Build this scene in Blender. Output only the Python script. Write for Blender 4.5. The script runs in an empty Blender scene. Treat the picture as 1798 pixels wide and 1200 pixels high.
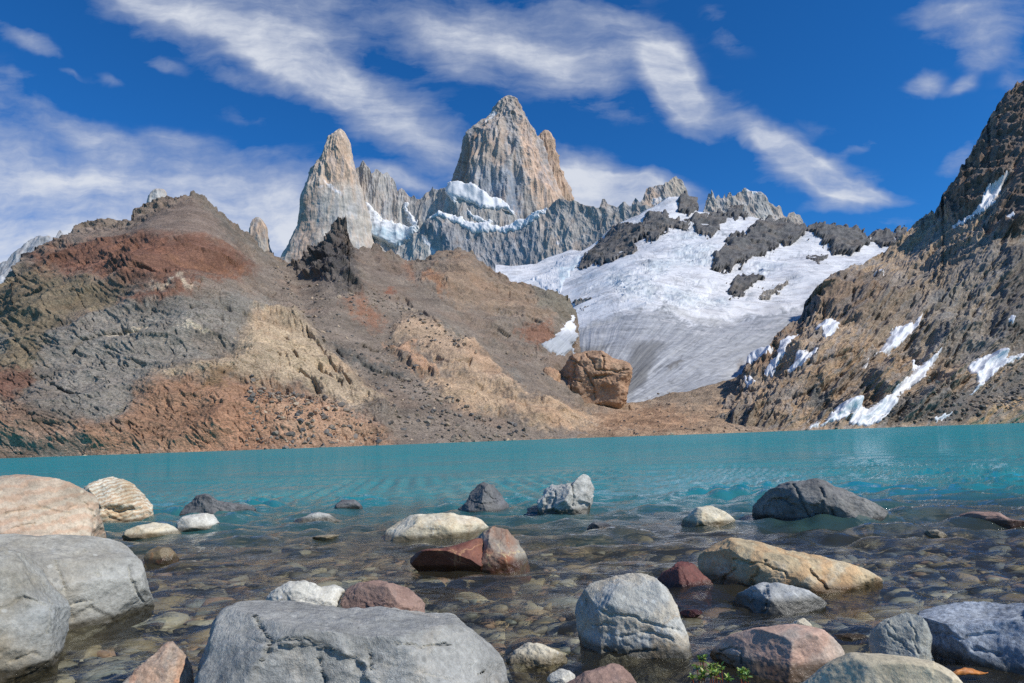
import bpy, bmesh, math, random
import numpy as np

# ------------------------------------------------------------------ camera
FOC, CX, CY, CAMH = 1199.0, 899.0, 600.0, 1.25
PITCH, ROLL = math.radians(8.0), math.radians(1.9)
cf = np.array([0, math.cos(PITCH), math.sin(PITCH)])
_r0 = np.array([1.0, 0, 0]); _u0 = np.array([0, -math.sin(PITCH), math.cos(PITCH)])
cr = math.cos(ROLL) * _r0 - math.sin(ROLL) * _u0
cu = math.sin(ROLL) * _r0 + math.cos(ROLL) * _u0
CAM = np.array([0, 0, CAMH])
scene = bpy.context.scene
C = scene.collection
from mathutils import Matrix
cam_d = bpy.data.cameras.new("camera"); cam_d.sensor_width = 36; cam_d.lens = 36 * FOC / 1798
cam_d.clip_start = 0.05; cam_d.clip_end = 30000
cam = bpy.data.objects.new("camera", cam_d); C.objects.link(cam)
M = Matrix(((cr[0], cu[0], -cf[0], 0), (cr[1], cu[1], -cf[1], 0), (cr[2], cu[2], -cf[2], CAMH), (0, 0, 0, 1)))
cam.matrix_world = M
scene.camera = cam
scene.view_settings.view_transform = 'Standard'; scene.view_settings.look = 'None'
scene.view_settings.gamma = 1; scene.view_settings.exposure = 0.0
scene.cycles.max_bounces = 6; scene.cycles.diffuse_bounces = 2; scene.cycles.glossy_bounces = 3
scene.cycles.transparent_max_bounces = 8; scene.cycles.transmission_bounces = 3
scene.cycles.caustics_reflective = False; scene.cycles.caustics_refractive = False
scene.cycles.use_denoising = False; scene.cycles.adaptive_threshold = 0.006; scene.cycles.denoiser = 'OPENIMAGEDENOISE'; scene.cycles.denoising_input_passes = 'RGB_ALBEDO_NORMAL'

# ------------------------------------------------------------------ sun and sky
SUN = np.array([0.65, -0.34, 0.68]); SUN /= np.linalg.norm(SUN)
sd = bpy.data.lights.new("sun", 'SUN'); sd.energy = 3.9; sd.angle = math.radians(0.5); sd.color = (1, 0.965, 0.9)
so = bpy.data.objects.new("sun", sd); C.objects.link(so)
from mathutils import Vector
so.rotation_euler = Vector(SUN).to_track_quat('Z', 'Y').to_euler()
SKY_STRENGTH = 0.12

def build_world():
    w = bpy.data.worlds.new("World"); scene.world = w; w.use_nodes = True
    nt = w.node_tree; nt.nodes.clear(); L = nt.links
    def n(t, **k):
        x = nt.nodes.new(t)
        for a, b in k.items(): setattr(x, a, b)
        return x
    def vm(op, a, b=None, s=None):
        x = n('ShaderNodeVectorMath', operation=op)
        if hasattr(a, 'links'): L.new(a, x.inputs[0])
        else: x.inputs[0].default_value = a
        if b is not None:
            if hasattr(b, 'links'): L.new(b, x.inputs[1])
            else: x.inputs[1].default_value = b
        if s is not None: x.inputs['Scale'].default_value = s
        return x.outputs['Value'] if op in ('DOT_PRODUCT', 'LENGTH') else x.outputs[0]
    def ma(op, a, b=None, c=None):
        x = n('ShaderNodeMath', operation=op)
        for i, v in enumerate((a, b, c)):
            if v is None: continue
            if hasattr(v, 'links'): L.new(v, x.inputs[i])
            else: x.inputs[i].default_value = v
        return x.outputs[0]
    def mr(v, a, b, c, d, it='SMOOTHSTEP'):
        x = n('ShaderNodeMapRange', interpolation_type=it)
        L.new(v, x.inputs[0])
        for i, q in enumerate((a, b, c, d)): x.inputs[i + 1].default_value = q
        return x.outputs[0]
    tc = n('ShaderNodeTexCoord'); d = vm('NORMALIZE', tc.outputs['Generated'])
    sky = n('ShaderNodeTexSky', sky_type='NISHITA'); sky.sun_disc = False
    sky.sun_elevation = math.asin(SUN[2]); sky.sun_rotation = math.atan2(SUN[0], SUN[1])
    sky.altitude = 1800; sky.air_density = 0.9; sky.dust_density = 0.1; sky.ozone_density = 3.5
    hsv = n('ShaderNodeHueSaturation'); L.new(sky.outputs[0], hsv.inputs['Color'])
    hsv.inputs['Saturation'].default_value = 1.22; hsv.inputs['Value'].default_value = 1.0
    tint = n('ShaderNodeMix', data_type='RGBA', blend_type='MULTIPLY'); tint.inputs[0].default_value = 1
    L.new(hsv.outputs[0], tint.inputs[6]); tint.inputs[7].default_value = (0.40, 0.93, 1.22, 1)
    # world-direction coordinates of the high cloud sheet (gnomonic about a fixed heading)
    df = vm('DOT_PRODUCT', d, tuple(cf)); dr = vm('DOT_PRODUCT', d, tuple(cr)); du = vm('DOT_PRODUCT', d, tuple(cu))
    dfc = ma('MAXIMUM', df, 0.08)
    U = ma('DIVIDE', dr, dfc); V = ma('DIVIDE', du, dfc)
    cb = n('ShaderNodeCombineXYZ'); L.new(U, cb.inputs[0]); L.new(V, cb.inputs[1])
    uv = cb.outputs[0]
    # domain warp
    wn = n('ShaderNodeTexNoise'); wn.inputs['Scale'].default_value = 3.2; wn.inputs['Detail'].default_value = 5; wn.inputs['Roughness'].default_value = 0.6
    L.new(uv, wn.inputs['Vector'])
    wv = vm('SCALE', vm('SUBTRACT', wn.outputs['Color'], (0.5, 0.5, 0.5)), s=0.11)
    uvw = vm('ADD', uv, wv)
    strokes = [  # photo px centre, half axes, slope angle, strength
        (395, 62, 235, 70, 19, .95), (545, 30, 110, 62, 32, .7), (480, 100, 130, 45, 22, .7), (250, 10, 110, 26, 22, .5),
        (660, 200, 215, 66, 27, .88), (720, 240, 130, 44, 30, .55), (560, 165, 120, 45, 20, .4),
        (120, 345, 420, 105, 9, 1.15), (60, 440, 330, 110, 5, 1.1), (430, 320, 210, 62, 8, .85), (90, 215, 140, 28, 20, .55), (330, 400, 260, 70, 8, .85),
        (520, 395, 150, 70, 10, .6), (300, 240, 60, 20, 15, .3), (640, 300, 70, 22, 25, .35),
        (35, 68, 70, 22, 25, .6), (70, 95, 60, 14, 20, .4), (195, 148, 32, 10, 12, .42), (130, 142, 30, 8, 12, .4), (290, 125, 44, 10, 20, .45), (400, 150, 50, 14, 18, .45), (430, 208, 60, 18, 15, .3), (10, 140, 50, 14, 10, .35),
        (860, 70, 200, 90, 15, .85), (1000, 115, 130, 62, 22, .72), (790, 95, 90, 52, 10, .6), (1060, 40, 120, 50, 30, .6),
        (1185, 150, 78, 40, 62, 1.25), (1215, 200, 70, 40, 50, .95), (1150, 75, 75, 50, 40, .6), (1165, 120, 50, 36, 60, .7), (1120, 215, 90, 22, 15, .3),
        (1325, 240, 80, 25, 28, 1.0), (1400, 290, 80, 32, 30, 1.0), (1455, 325, 110, 36, 14, 1.25), (1500, 350, 80, 22, 6, 1.0), (1460, 376, 60, 12, 5, .7),
        (1500, 262, 52, 12, -25, .5), (1250, 40, 36, 20, 40, .34), (1270, 78, 40, 18, 25, .34), (1270, 170, 40, 22, 50, .26), (1420, 235, 60, 16, 5, .25),
        (1725, 35, 115, 62, 15, .82), (1740, 90, 52, 32, -10, .6), (1622, 142, 40, 26, -25, .7), (1690, 147, 34, 15, -25, .5),
        (1690, 275, 52, 26, -38, .66), (1795, 150, 30, 20, 0, .4), (1050, 330, 160, 50, 10, 1.5), (1120, 350, 120, 40, 4, 1.1), (725, 335, 60, 26, 20, .9), (680, 320, 50, 18, 15, .6),
        (1600, 392, 70, 16, -10, .6), (1380, 400, 60, 20, 0, .2),
        (300, -160, 420, 90, 15, .8), (1000, -140, 380, 80, 15, .7), (1500, -200, 300, 90, 20, .7), (-300, 200, 300, 160, 10, .9), (2050, 200, 240, 120, 10, .7)]
    acc = None
    for (x, y, a, b, ang, s) in strokes:
        mp = n('ShaderNodeMapping', vector_type='TEXTURE')
        L.new(uvw, mp.inputs[0])
        mp.inputs['Location'].default_value = ((x - CX) / FOC, (CY - y) / FOC, 0)
        mp.inputs['Rotation'].default_value = (0, 0, math.radians(-ang))
        mp.inputs['Scale'].default_value = (a / FOC, b / FOC, 1)
        ln = vm('LENGTH', mp.outputs[0])
        g = mr(ln, 1.6, 0.0, 0, s)
        acc = g if acc is None else ma('ADD', acc, g)
    acc = ma('MINIMUM', acc, 1.3)
    # streaky texture along the wind direction
    mp = n('ShaderNodeMapping'); mp.inputs['Rotation'].default_value = (0, 0, math.radians(28)); mp.inputs['Scale'].default_value = (1.9, 7.5, 1)
    L.new(uvw, mp.inputs[0])
    n1 = n('ShaderNodeTexNoise'); n1.inputs['Scale'].default_value = 2.2; n1.inputs['Detail'].default_value = 9; n1.inputs['Roughness'].default_value = 0.62
    L.new(mp.outputs[0], n1.inputs['Vector'])
    n2 = n('ShaderNodeTexNoise'); n2.inputs['Scale'].default_value = 14; n2.inputs['Detail'].default_value = 8; n2.inputs['Roughness'].default_value = 0.6
    L.new(uvw, n2.inputs['Vector'])
    tex = ma('ADD', ma('MULTIPLY', ma('SUBTRACT', n1.outputs[0], .5), 1.5), ma('MULTIPLY', ma('SUBTRACT', n2.outputs[0], .5), .6))
    dens = ma('MULTIPLY', mr(acc, 0.0, 0.4, 0, 1), ma('SUBTRACT', ma('ADD', ma('MULTIPLY', acc, 1.0), ma('MULTIPLY', tex, 1.7)), 0.16))
    # generic cloud in the rest of the sky
    n3 = n('ShaderNodeTexNoise'); n3.inputs['Scale'].default_value = 1.6; n3.inputs['Detail'].default_value = 7
    mp3 = n('ShaderNodeMapping'); mp3.inputs['Scale'].default_value = (1, 1, 3); L.new(d, mp3.inputs[0]); L.new(mp3.outputs[0], n3.inputs['Vector'])
    gen = mr(n3.outputs[0], 0.5, 0.72, 0, 0.75)
    front = mr(df, 0.2, 0.45, 0, 1)
    mixf = n('ShaderNodeMix', data_type='FLOAT'); L.new(front, mixf.inputs[0]); L.new(gen, mixf.inputs[2])
    L.new(mr(dens, 0.0, 1.45, 0, 0.93, 'LINEAR'), mixf.inputs[3])
    thick = mr(dens, 0.5, 1.6, 0, 1)
    cc = n('ShaderNodeMix', data_type='RGBA'); L.new(thick, cc.inputs[0])
    cc.inputs[6].default_value = (3.7, 4.2, 5.3, 1); cc.inputs[7].default_value = (6.0, 6.3, 6.9, 1)
    mx = n('ShaderNodeMix', data_type='RGBA'); L.new(mixf.outputs[0], mx.inputs[0]); L.new(tint.outputs[2], mx.inputs[6]); L.new(cc.outputs[2], mx.inputs[7])
    bg = n('ShaderNodeBackground'); bg.inputs[1].default_value = SKY_STRENGTH; L.new(mx.outputs[2], bg.inputs[0])
    out = n('ShaderNodeOutputWorld'); L.new(bg.outputs[0], out.inputs[0])
build_world()

# ------------------------------------------------------------------ geometry helpers
def rays(px, py):
    px = np.asarray(px, float); py = np.asarray(py, float)
    return cf * FOC + (px[..., None] - CX) * cr + (CY - py[..., None]) * cu
def pt(px, py, Y):
    d = rays(px, py); return CAM + d * (np.asarray(Y, float) / d[..., 1])[..., None]
def proj(P):
    q = P - CAM; w = q @ cf
    return CX + (q @ cr) / w * FOC, CY - (q @ cu) / w * FOC
def lin(c):
    c = c / 255.0
    return c / 12.92 if c <= 0.04045 else ((c + 0.055) / 1.055) ** 2.4
GAIN = 1.34
def S(r, g, b, k=None):
    k = GAIN if k is None else k
    return tuple(min(.8, lin(v) * k * w) for v, w in ((r, 1.0), (g, 1.0), (b, .95)))
def ss(x, a, b):
    t = np.clip((x - a) / (b - a), 0, 1); return t * t * (3 - 2 * t)

_rng = np.random.RandomState(7)
GRAD = _rng.normal(size=(256, 3)); GRAD /= np.linalg.norm(GRAD, axis=1)[:, None]
RND = _rng.rand(4096, 7).astype(np.float32); RND[:, 4:] = (RND[:, 4:] - .5) * 2.0; GRAD = GRAD.astype(np.float32)
def _hash(i, j, k, seed):
    with np.errstate(over='ignore'):
        h = (i.astype(np.uint32) * np.uint32(73856093)) ^ (j.astype(np.uint32) * np.uint32(19349663)) ^ (k.astype(np.uint32) * np.uint32(83492791)) ^ np.uint32((seed * 2654435761) & 0xffffffff)
        h ^= h >> np.uint32(15); h *= np.uint32(0x2c1b3c6d); h ^= h >> np.uint32(12); h *= np.uint32(0x297a2d39); h ^= h >> np.uint32(15)
    return h
def _chunks(fn, P, *a):
    n = len(P)
    if n <= 60000: return fn(P, *a)
    return np.concatenate([fn(P[i:i + 60000], *a) for i in range(0, n, 60000)])
def _perlin(P, seed):
    Pi = np.floor(P); f = P - Pi; I = Pi.astype(np.int32)
    w = f * f * f * (f * (f * 6 - 15) + 10)
    res = 0
    for dx in (0, 1):
        wx = w[:, 0] if dx else 1 - w[:, 0]
        for dy in (0, 1):
            wy = w[:, 1] if dy else 1 - w[:, 1]
            for dz in (0, 1):
                wz = w[:, 2] if dz else 1 - w[:, 2]
                g = GRAD[_hash(I[:, 0] + dx, I[:, 1] + dy, I[:, 2] + dz, seed) & np.uint32(255)]
                res = res + wx * wy * wz * (g[:, 0] * (f[:, 0] - dx) + g[:, 1] * (f[:, 1] - dy) + g[:, 2] * (f[:, 2] - dz))
    return res * 1.5
def perlin(P, seed=0): return _chunks(_perlin, np.asarray(P, np.float32), seed)
def fbm(P, octs=4, gain=.5, seed=0):
    r = 0; a = 1
    for o in range(octs):
        r = r + a * perlin(P * (2.03 ** o), seed + o); a *= gain
    return r
def ridged(P, octs=4, gain=.5, seed=0):
    r = 0; a = 1
    for o in range(octs):
        n = 1 - np.abs(perlin(P * (2.07 ** o), seed + o)) * 2
        r = r + a * (n * np.abs(n) - .3); a *= gain
    return r
def _facet(P, seed, k):
    """continuous broken-rock relief: nearest of tilted planes, + sharp ridges, - sharp clefts"""
    Pi = np.floor(P); f = P - Pi; I = Pi.astype(np.int32)
    best = np.full(len(P), -9.0, np.float32)
    for dx in (-1, 0, 1):
        for dy in (-1, 0, 1):
            for dz in (-1, 0, 1):
                c = RND[_hash(I[:, 0] + dx, I[:, 1] + dy, I[:, 2] + dz, seed) & np.uint32(4095)]
                d = f - (c[:, :3] * np.float32(.9) + np.float32(.05)) - np.array((dx, dy, dz), np.float32)
                q = (d * d).sum(1) * np.float32(-k) + (c[:, 4:] * d).sum(1) + c[:, 3] * np.float32(.35)
                best = np.maximum(best, q)
    return np.stack([-(best - np.float32(.28)), best], 1)
def facet(P, seed=0, k=.75): return _chunks(_facet, np.asarray(P, np.float32), seed, k)

def poly_sd(px, py, poly):
    """signed distance (inside positive) in px, clipped to the neighbourhood"""
    poly = np.asarray(poly, float); out = np.full(px.shape, -60.0)
    lo = poly.min(0) - 60; hi = poly.max(0) + 60
    m = (px > lo[0]) & (px < hi[0]) & (py > lo[1]) & (py < hi[1])
    if not m.any(): return out
    x = px[m]; y = py[m]; d = np.full(x.shape, 1e9); ins = np.zeros(x.shape, bool)
    n = len(poly)
    for i in range(n):
        a = poly[i]; b = poly[(i + 1) % n]; e = b - a
        t = np.clip(((x - a[0]) * e[0] + (y - a[1]) * e[1]) / max(1e-9, e @ e), 0, 1)
        d = np.minimum(d, (x - a[0] - e[0] * t) ** 2 + (y - a[1] - e[1] * t) ** 2)
        if a[1] != b[1]:
            c = ((a[1] > y) != (b[1] > y)) & (x < (b[0] - a[0]) * (y - a[1]) / (b[1] - a[1]) + a[0])
            ins ^= c
    d = np.sqrt(d); out[m] = np.where(ins, d, -d)
    return out
def warp2(px, py, amp, scale, seed):
    Q = np.stack([px / scale, py / scale, np.full(px.shape, seed * 3.7)], 1)
    return px + amp * fbm(Q, 4, .6, seed), py + amp * fbm(Q + 31.7, 4, .6, seed + 9)
def paint(px, py, base, items, amp=9, scale=28, seed=3):
    """albedo per vertex: rock types, stains, soils and some painted shade as regions with ragged edges"""
    col = np.tile(np.array(base, float), (len(px), 1))
    wx, wy = warp2(px, py, amp, scale, seed); fine = 9 * fbm(np.stack([px / 9, py / 6, px * 0 + seed], 1), 4, .7, seed + 3)
    for it in items:
        poly, c = it[0], it[1]; soft = it[2] if len(it) > 2 else 6; op = it[3] if len(it) > 3 else 1
        k = ss(poly_sd(wx, wy, poly) + fine * min(1, soft / 6), -soft * 1.5, soft * 1.5) * op
        col = col * (1 - k[:, None]) + np.array(c) * k[:, None]
    return col

def seam(px, py, ang, a, b, octs, seed):
    c, s_ = math.cos(math.radians(ang)), math.sin(math.radians(ang)); px, py = warp2(px, py, 16, 70, seed + 40)
    return ridged(np.stack([(px * c + py * s_) / a, (-px * s_ + py * c) / b, px * 0 + seed], 1), octs, .55, seed)
def grooves(px, py, lines, w, seed):
    wx, wy = warp2(px, py, 5, 22, seed); g = np.zeros(len(px))
    for ln in lines:
        ln = np.array(ln, float); lo = ln.min(0) - 25; hi = ln.max(0) + 25
        m = (px > lo[0]) & (px < hi[0]) & (py > lo[1]) & (py < hi[1])
        if not m.any(): continue
        x, y = wx[m], wy[m]; d = np.full(x.shape, 1e9)
        for a, b in zip(ln[:-1], ln[1:]):
            e = b - a; t = np.clip(((x - a[0]) * e[0] + (y - a[1]) * e[1]) / (e @ e), 0, 1)
            d = np.minimum(d, np.hypot(x - a[0] - e[0] * t, y - a[1] - e[1] * t))
        g[m] = np.maximum(g[m], np.exp(-(d / w) ** 2))
    return g
def cracks(px, py, ang, a, b, w, seed, lo=-.1):
    x, y = warp2(px, py, 12, 40, seed); c, s_ = math.cos(math.radians(ang)), math.sin(math.radians(ang))
    n = np.abs(perlin(np.stack([(x * c + y * s_) / a, (-x * s_ + y * c) / b, x * 0 + seed], 1), seed))
    return np.clip(1 - n * w, 0, 1) * ss(fbm(np.stack([px / 45, py / 30, px * 0 + seed], 1), 3, .5, seed + 1), lo, lo + .35)
def mesh_obj(name, verts, faces, mat, col=None, parent=None, smooth=True, loc=None):
    me = bpy.data.meshes.new(name)
    verts = np.asarray(verts, np.float32); faces = np.asarray(faces, np.int32)
    if loc is not None: verts = verts - np.asarray(loc, np.float32)
    nf, k = faces.shape
    me.vertices.add(len(verts)); me.vertices.foreach_set('co', verts.ravel())
    me.loops.add(nf * k); me.loops.foreach_set('vertex_index', faces.ravel())
    me.polygons.add(nf); me.polygons.foreach_set('loop_start', np.arange(0, nf * k, k, dtype=np.int32))
    me.update(calc_edges=True)
    me.polygons.foreach_set('use_smooth', np.full(nf, smooth)); me.materials.append(mat)
    if col is not None:
        a = me.color_attributes.new('Col', 'FLOAT_COLOR', 'POINT')
        c = np.ones((len(verts), 4), np.float32); c[:, :col.shape[1]] = col; a.data.foreach_set('color', c.ravel())
    o = bpy.data.objects.new(name, me); C.objects.link(o)
    if loc is not None: o.location = tuple(float(v) for v in loc)
    if parent: o.parent = parent
    return o
def tag(o, label=None, cat=None, group=None, kind=None):
    if label: o['label'] = label
    if cat: o['category'] = cat
    if group: o['group'] = group
    if kind: o['kind'] = kind
    return o
def grid_faces(ny, nx, mask=None):
    i = np.arange(ny * nx).reshape(ny, nx)
    f = np.stack([i[:-1, :-1], i[:-1, 1:], i[1:, 1:], i[1:, :-1]], -1).reshape(-1, 4)
    return f

# ------------------------------------------------------------------ materials
class NT:
    def __init__(s, name):
        s.m = bpy.data.materials.new(name); s.m.use_nodes = True; s.t = s.m.node_tree; s.t.nodes.clear()
        s.out = s.t.nodes.new('ShaderNodeOutputMaterial')
    def n(s, t, ins=None, **k):
        x = s.t.nodes.new(t)
        for a, b in k.items(): setattr(x, a, b)
        for a, b in (ins or {}).items():
            if hasattr(b, 'links'): s.t.links.new(b, x.inputs[a])
            else: x.inputs[a].default_value = b
        return x
    def math(s, op, a, b=0.0): return s.n('ShaderNodeMath', {0: a, 1: b}, operation=op).outputs[0]
    def noise(s, vec, scale, detail=6, rough=.6, dist=0): return s.n('ShaderNodeTexNoise', {'Vector': vec, 'Scale': scale, 'Detail': detail, 'Roughness': rough, 'Distortion': dist}).outputs[0]
    def mr(s, v, a, b, c, d, it='LINEAR'): return s.n('ShaderNodeMapRange', {0: v, 1: a, 2: b, 3: c, 4: d}, interpolation_type=it).outputs[0]
    def mix(s, f, a, b, bt='MIX'): return s.n('ShaderNodeMix', {0: f, 6: a, 7: b}, data_type='RGBA', blend_type=bt).outputs[2]
    def map(s, vec, scale=(1, 1, 1), rot=(0, 0, 0)): return s.n('ShaderNodeMapping', {0: vec, 'Rotation': rot, 'Scale': scale}).outputs[0]
    def done(s, sh): s.t.links.new(sh, s.out.inputs[0]); return s.m

def terrain_mat(name, fs, aniso=(1, 1, 1), rot=(0, 0, 0), bump=.6, var=.35, tintc=(.66, .60, .56), tintf=.22, speck=.35):
    """fs = size in metres of the coarse feature"""
    N = NT(name)
    pos = N.n('ShaderNodeNewGeometry').outputs['Position']
    v = N.map(pos, tuple(a / fs for a in aniso), rot)
    col = N.n('ShaderNodeVertexColor', layer_name='Col').outputs[0]
    a = N.noise(v, 1.0, 8, .65); b = N.noise(v, 5.3, 8, .7); c = N.noise(v, .27, 4, .6)
    k = N.mr(a, .3, .7, 1 - var, 1 + var)
    k2 = N.mr(b, .36, .64, 1 - speck, 1 + speck)
    e = N.noise(v, 19.0, 3, .8); k2 = N.math('MULTIPLY', k2, N.mr(e, .36, .64, .85, 1.15))
    kk = N.math('MULTIPLY', k, k2)
    g = N.n('ShaderNodeCombineXYZ', {0: kk, 1: kk, 2: kk}).outputs[0]
    col = N.mix(1.0, col, g, 'MULTIPLY')
    tf = N.mr(c, .45, .62, 0, tintf, 'SMOOTHSTEP')
    col = N.mix(tf, col, N.mix(1.0, col, tuple(x * 1.35 for x in tintc) + (1,), 'MULTIPLY'))
    vo = N.n('ShaderNodeTexVoronoi', {'Vector': v, 'Scale': 3.1}, feature='DISTANCE_TO_EDGE').outputs['Distance']
    crack = N.mr(vo, 0, .09, .0, 1)
    h = N.math('ADD', N.math('MULTIPLY', b, 1.0), N.math('MULTIPLY', crack, .12))
    bp = N.n('ShaderNodeBump', {'Strength': bump, 'Distance': fs * .25, 'Height': h}).outputs[0]
    bs = N.n('ShaderNodeBsdfPrincipled', {'Base Color': col, 'Roughness': .9, 'Specular IOR Level': .25, 'Normal': bp})
    return N.done(bs.outputs[0])
def snow_mat(name, fs, bump=.3, var=.06):
    N = NT(name)
    pos = N.n('ShaderNodeNewGeometry').outputs['Position']
    v = N.map(pos, (1 / fs,) * 3)
    col = N.n('ShaderNodeVertexColor', layer_name='Col').outputs[0]
    a = N.noise(v, 1, 8, .65); k = N.mr(a, .3, .7, 1 - var, 1 + var)
    col = N.mix(1.0, col, N.n('ShaderNodeCombineXYZ', {0: k, 1: k, 2: k}).outputs[0], 'MULTIPLY')
    bp = N.n('ShaderNodeBump', {'Strength': bump, 'Distance': fs * .2, 'Height': a}).outputs[0]
    return N.done(N.n('ShaderNodeBsdfPrincipled', {'Base Color': col, 'Roughness': .6, 'Specular IOR Level': .3, 'Normal': bp}).outputs[0])

# ------------------------------------------------------------------ relief surfaces
def shore(px, Y, z=-2.0):
    """image row of the point at depth Y, height z under column px"""
    X = 0.0
    for _ in range(8):
        x, y = proj(np.array([X, Y, z], float)); X += (px - x) * Y / FOC
    return (px, float(y), Y)
class Relief:
    def __init__(s, curves, disp):
        s.c = [np.array(sorted(c), float) for c in curves]; s.disp = disp
        s.g = np.arange(min(c[0, 0] for c in s.c) - 200, max(c[-1, 0] for c in s.c) + 200, 4.0)
        k = np.ones(11) / 11; s.s = []
        for c in s.c:
            y = np.interp(s.g, c[:, 0], c[:, 1]); iv = np.interp(s.g, c[:, 0], 1 / c[:, 2])
            for _ in range(3):
                y = np.convolve(np.pad(y, 5, mode='edge'), k, 'valid'); iv = np.convolve(np.pad(iv, 5, mode='edge'), k, 'valid')
            s.s.append((y, iv))
    def at(s, px):
        return [(np.interp(px, c[:, 0], c[:, 1]), 1 / np.interp(px, c[:, 0], c[:, 2])) for c in s.c]
    def Y(s, px, py):
        A = [(np.interp(px, s.g, y), np.interp(px, s.g, iv)) for y, iv in s.s]
        iv = A[0][1].copy(); K = len(A) - 1
        for k, ((y0, i0), (y1, i1)) in enumerate(zip(A[:-1], A[1:])):
            t = np.clip((y0 - py) / np.maximum(12, y0 - y1), 0, 1.3 if k == K - 1 else 1); m = py <= y0
            iv = np.where(m, i0 * (1 - t) + i1 * t, iv)
        return 1 / iv
    def grid(s, px0, px1, nx, ny):
        px = np.linspace(px0, px1, nx); A = s.at(px)
        gaps = [max(2.0, np.mean(np.abs(a[0] - b[0]))) for a, b in zip(A[:-1], A[1:])]
        rows = []
        for k, g in enumerate(gaps):
            m = max(3, int(ny * g / sum(gaps)))
            for t in np.arange(m) / m: rows.append((A[k][0] * (1 - t) + A[k + 1][0] * t, A[k][1] * (1 - t) + A[k + 1][1] * t))
        rows.append(A[-1])
        py = np.array([r[0] for r in rows]); iv = np.array([r[1] for r in rows])
        px = np.broadcast_to(px, py.shape).copy()
        Y = s.Y(px, py); b = np.clip((py[0] - py) / 10, 0, 1)       # the water's edge keeps its own depth
        return px, py, 1 / (iv * (1 - b) + b / Y)
def normals(P):
    du = np.empty_like(P); dv = np.empty_like(P)
    du[:, 1:-1] = P[:, 2:] - P[:, :-2]; du[:, 0] = P[:, 1] - P[:, 0]; du[:, -1] = P[:, -1] - P[:, -2]
    dv[1:-1] = P[2:] - P[:-2]; dv[0] = P[1] - P[0]; dv[-1] = P[-1] - P[-2]
    n = np.cross(du, dv); n /= np.maximum(1e-9, np.linalg.norm(n, axis=2))[..., None]
    return n
def blur(A, k):
    for ax in (0, 1):
        if A.shape[ax] < 2 * k + 2: continue
        pad = [(0, 0)] * A.ndim; pad[ax] = (k, k)
        B = np.pad(A, pad, mode='edge'); cs = np.cumsum(B, axis=ax)
        z = np.zeros_like(np.take(cs, [0], ax)); cs = np.concatenate([z, cs], ax)
        n = A.shape[ax]
        A = (np.take(cs, np.arange(2 * k + 1, n + 2 * k + 1), ax) - np.take(cs, np.arange(n), ax)) / (2 * k + 1)
    return A
def build_relief(name, R, px0, px1, nx, ny, colfn, mat, back=120, kblur=8, face=0.0):
    px, py, Y = R.grid(px0, px1, nx, ny)
    P = pt(px, py, Y)
    n = blur(normals(P), kblur); n /= np.maximum(1e-9, np.linalg.norm(n, axis=2))[..., None]
    n = n + face * np.array([0, -1.0, 0]); n /= np.linalg.norm(n, axis=2)[..., None]
    q = P.reshape(-1, 3); fx = px.ravel(); fy = py.ravel()
    D = R.disp(q, fx, fy)
    Q = (q + n.reshape(-1, 3) * D[:, None]).reshape(P.shape)
    col = colfn(q, fx, fy, D).reshape(P.shape)
    # the far side of the ridge: falls away behind the crest
    top = Q[-1]; view = P[-1] - CAM; view[:, 2] = 0; view /= np.linalg.norm(view, axis=1)[:, None]
    rows = [Q[:1] - np.array([0, 0, 40.]), Q]; cols = [col[:1], col]
    for k in range(1, 9):
        d = back * (k / 8) ** 1.5
        b = top + view * d; b[:, 2] -= d * 1.1 + back * .004 * k
        b[:, 2] += perlin(b / (back * .2), 5) * d * .12
        rows.append(b[None]); cols.append(col[-1:])
    Q = np.concatenate(rows); col = np.concatenate(cols)
    o = mesh_obj(name, Q.reshape(-1, 3), grid_faces(*Q.shape[:2]), mat, col.reshape(-1, 3))
    return o
def patch(name, R, poly, mat, colfn, lift=1.0, dome=0.0, soft=10, res=1.3, amp=5, scale=14, seed=1, keep=1.0, extra=None, sink=1.5, face=0.0, shrink=0):
    """a body lying on relief R inside a ragged outline: snow fields, rock outcrops"""
    poly = np.array(poly, float)
    lo = poly.min(0) - amp - 4; hi = poly.max(0) + amp + 4
    nx = int((hi[0] - lo[0]) / res) + 2; ny = int((hi[1] - lo[1]) / res) + 2
    gx, gy = np.meshgrid(np.linspace(lo[0], hi[0], nx), np.linspace(hi[1], lo[1], ny))
    fx = gx.ravel(); fy = gy.ravel()
    P = pt(gx, gy, R.Y(gx, gy))
    n = blur(normals(P), 6); n /= np.maximum(1e-9, np.linalg.norm(n, axis=2))[..., None]
    wx, wy = warp2(fx, fy, amp, scale, seed)
    sdv = poly_sd(wx, wy, poly) - shrink
    q = P.reshape(-1, 3)
    m = sdv > -4
    D = np.zeros(len(q)); D[m] = R.disp(q[m], fx[m], fy[m])
    Ds = blur(D.reshape(gx.shape), 3).ravel() if keep < 1 else D
    prof = np.clip(sdv / soft, -1, 1)
    prof = np.where(prof > 0, np.sqrt(np.clip(prof * (2 - prof), 0, 1)), prof * sink)
    H = D * keep + Ds * (1 - keep) + lift * prof + dome * np.clip(prof, 0, 1)
    if extra is not None: H[m] += extra(q[m], fx[m], fy[m]) * np.clip(sdv[m] / soft, 0, 1)
    nn = n.reshape(-1, 3) + face * np.array([0, -1.0, 0]); nn /= np.linalg.norm(nn, axis=1)[:, None]
    V = q + nn * H[:, None]
    f = grid_faces(*gx.shape)
    f = f[(sdv[f] > -3.5).all(1)]
    if not len(f): return None
    used = np.unique(f); idx = np.full(len(V), -1); idx[used] = np.arange(len(used))
    V = V[used]; f = idx[f]
    col = colfn(V, fx[used], fy[used], H[used])
    c = V.mean(0)
    return mesh_obj(name, V, f, mat, col, loc=c)
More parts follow.
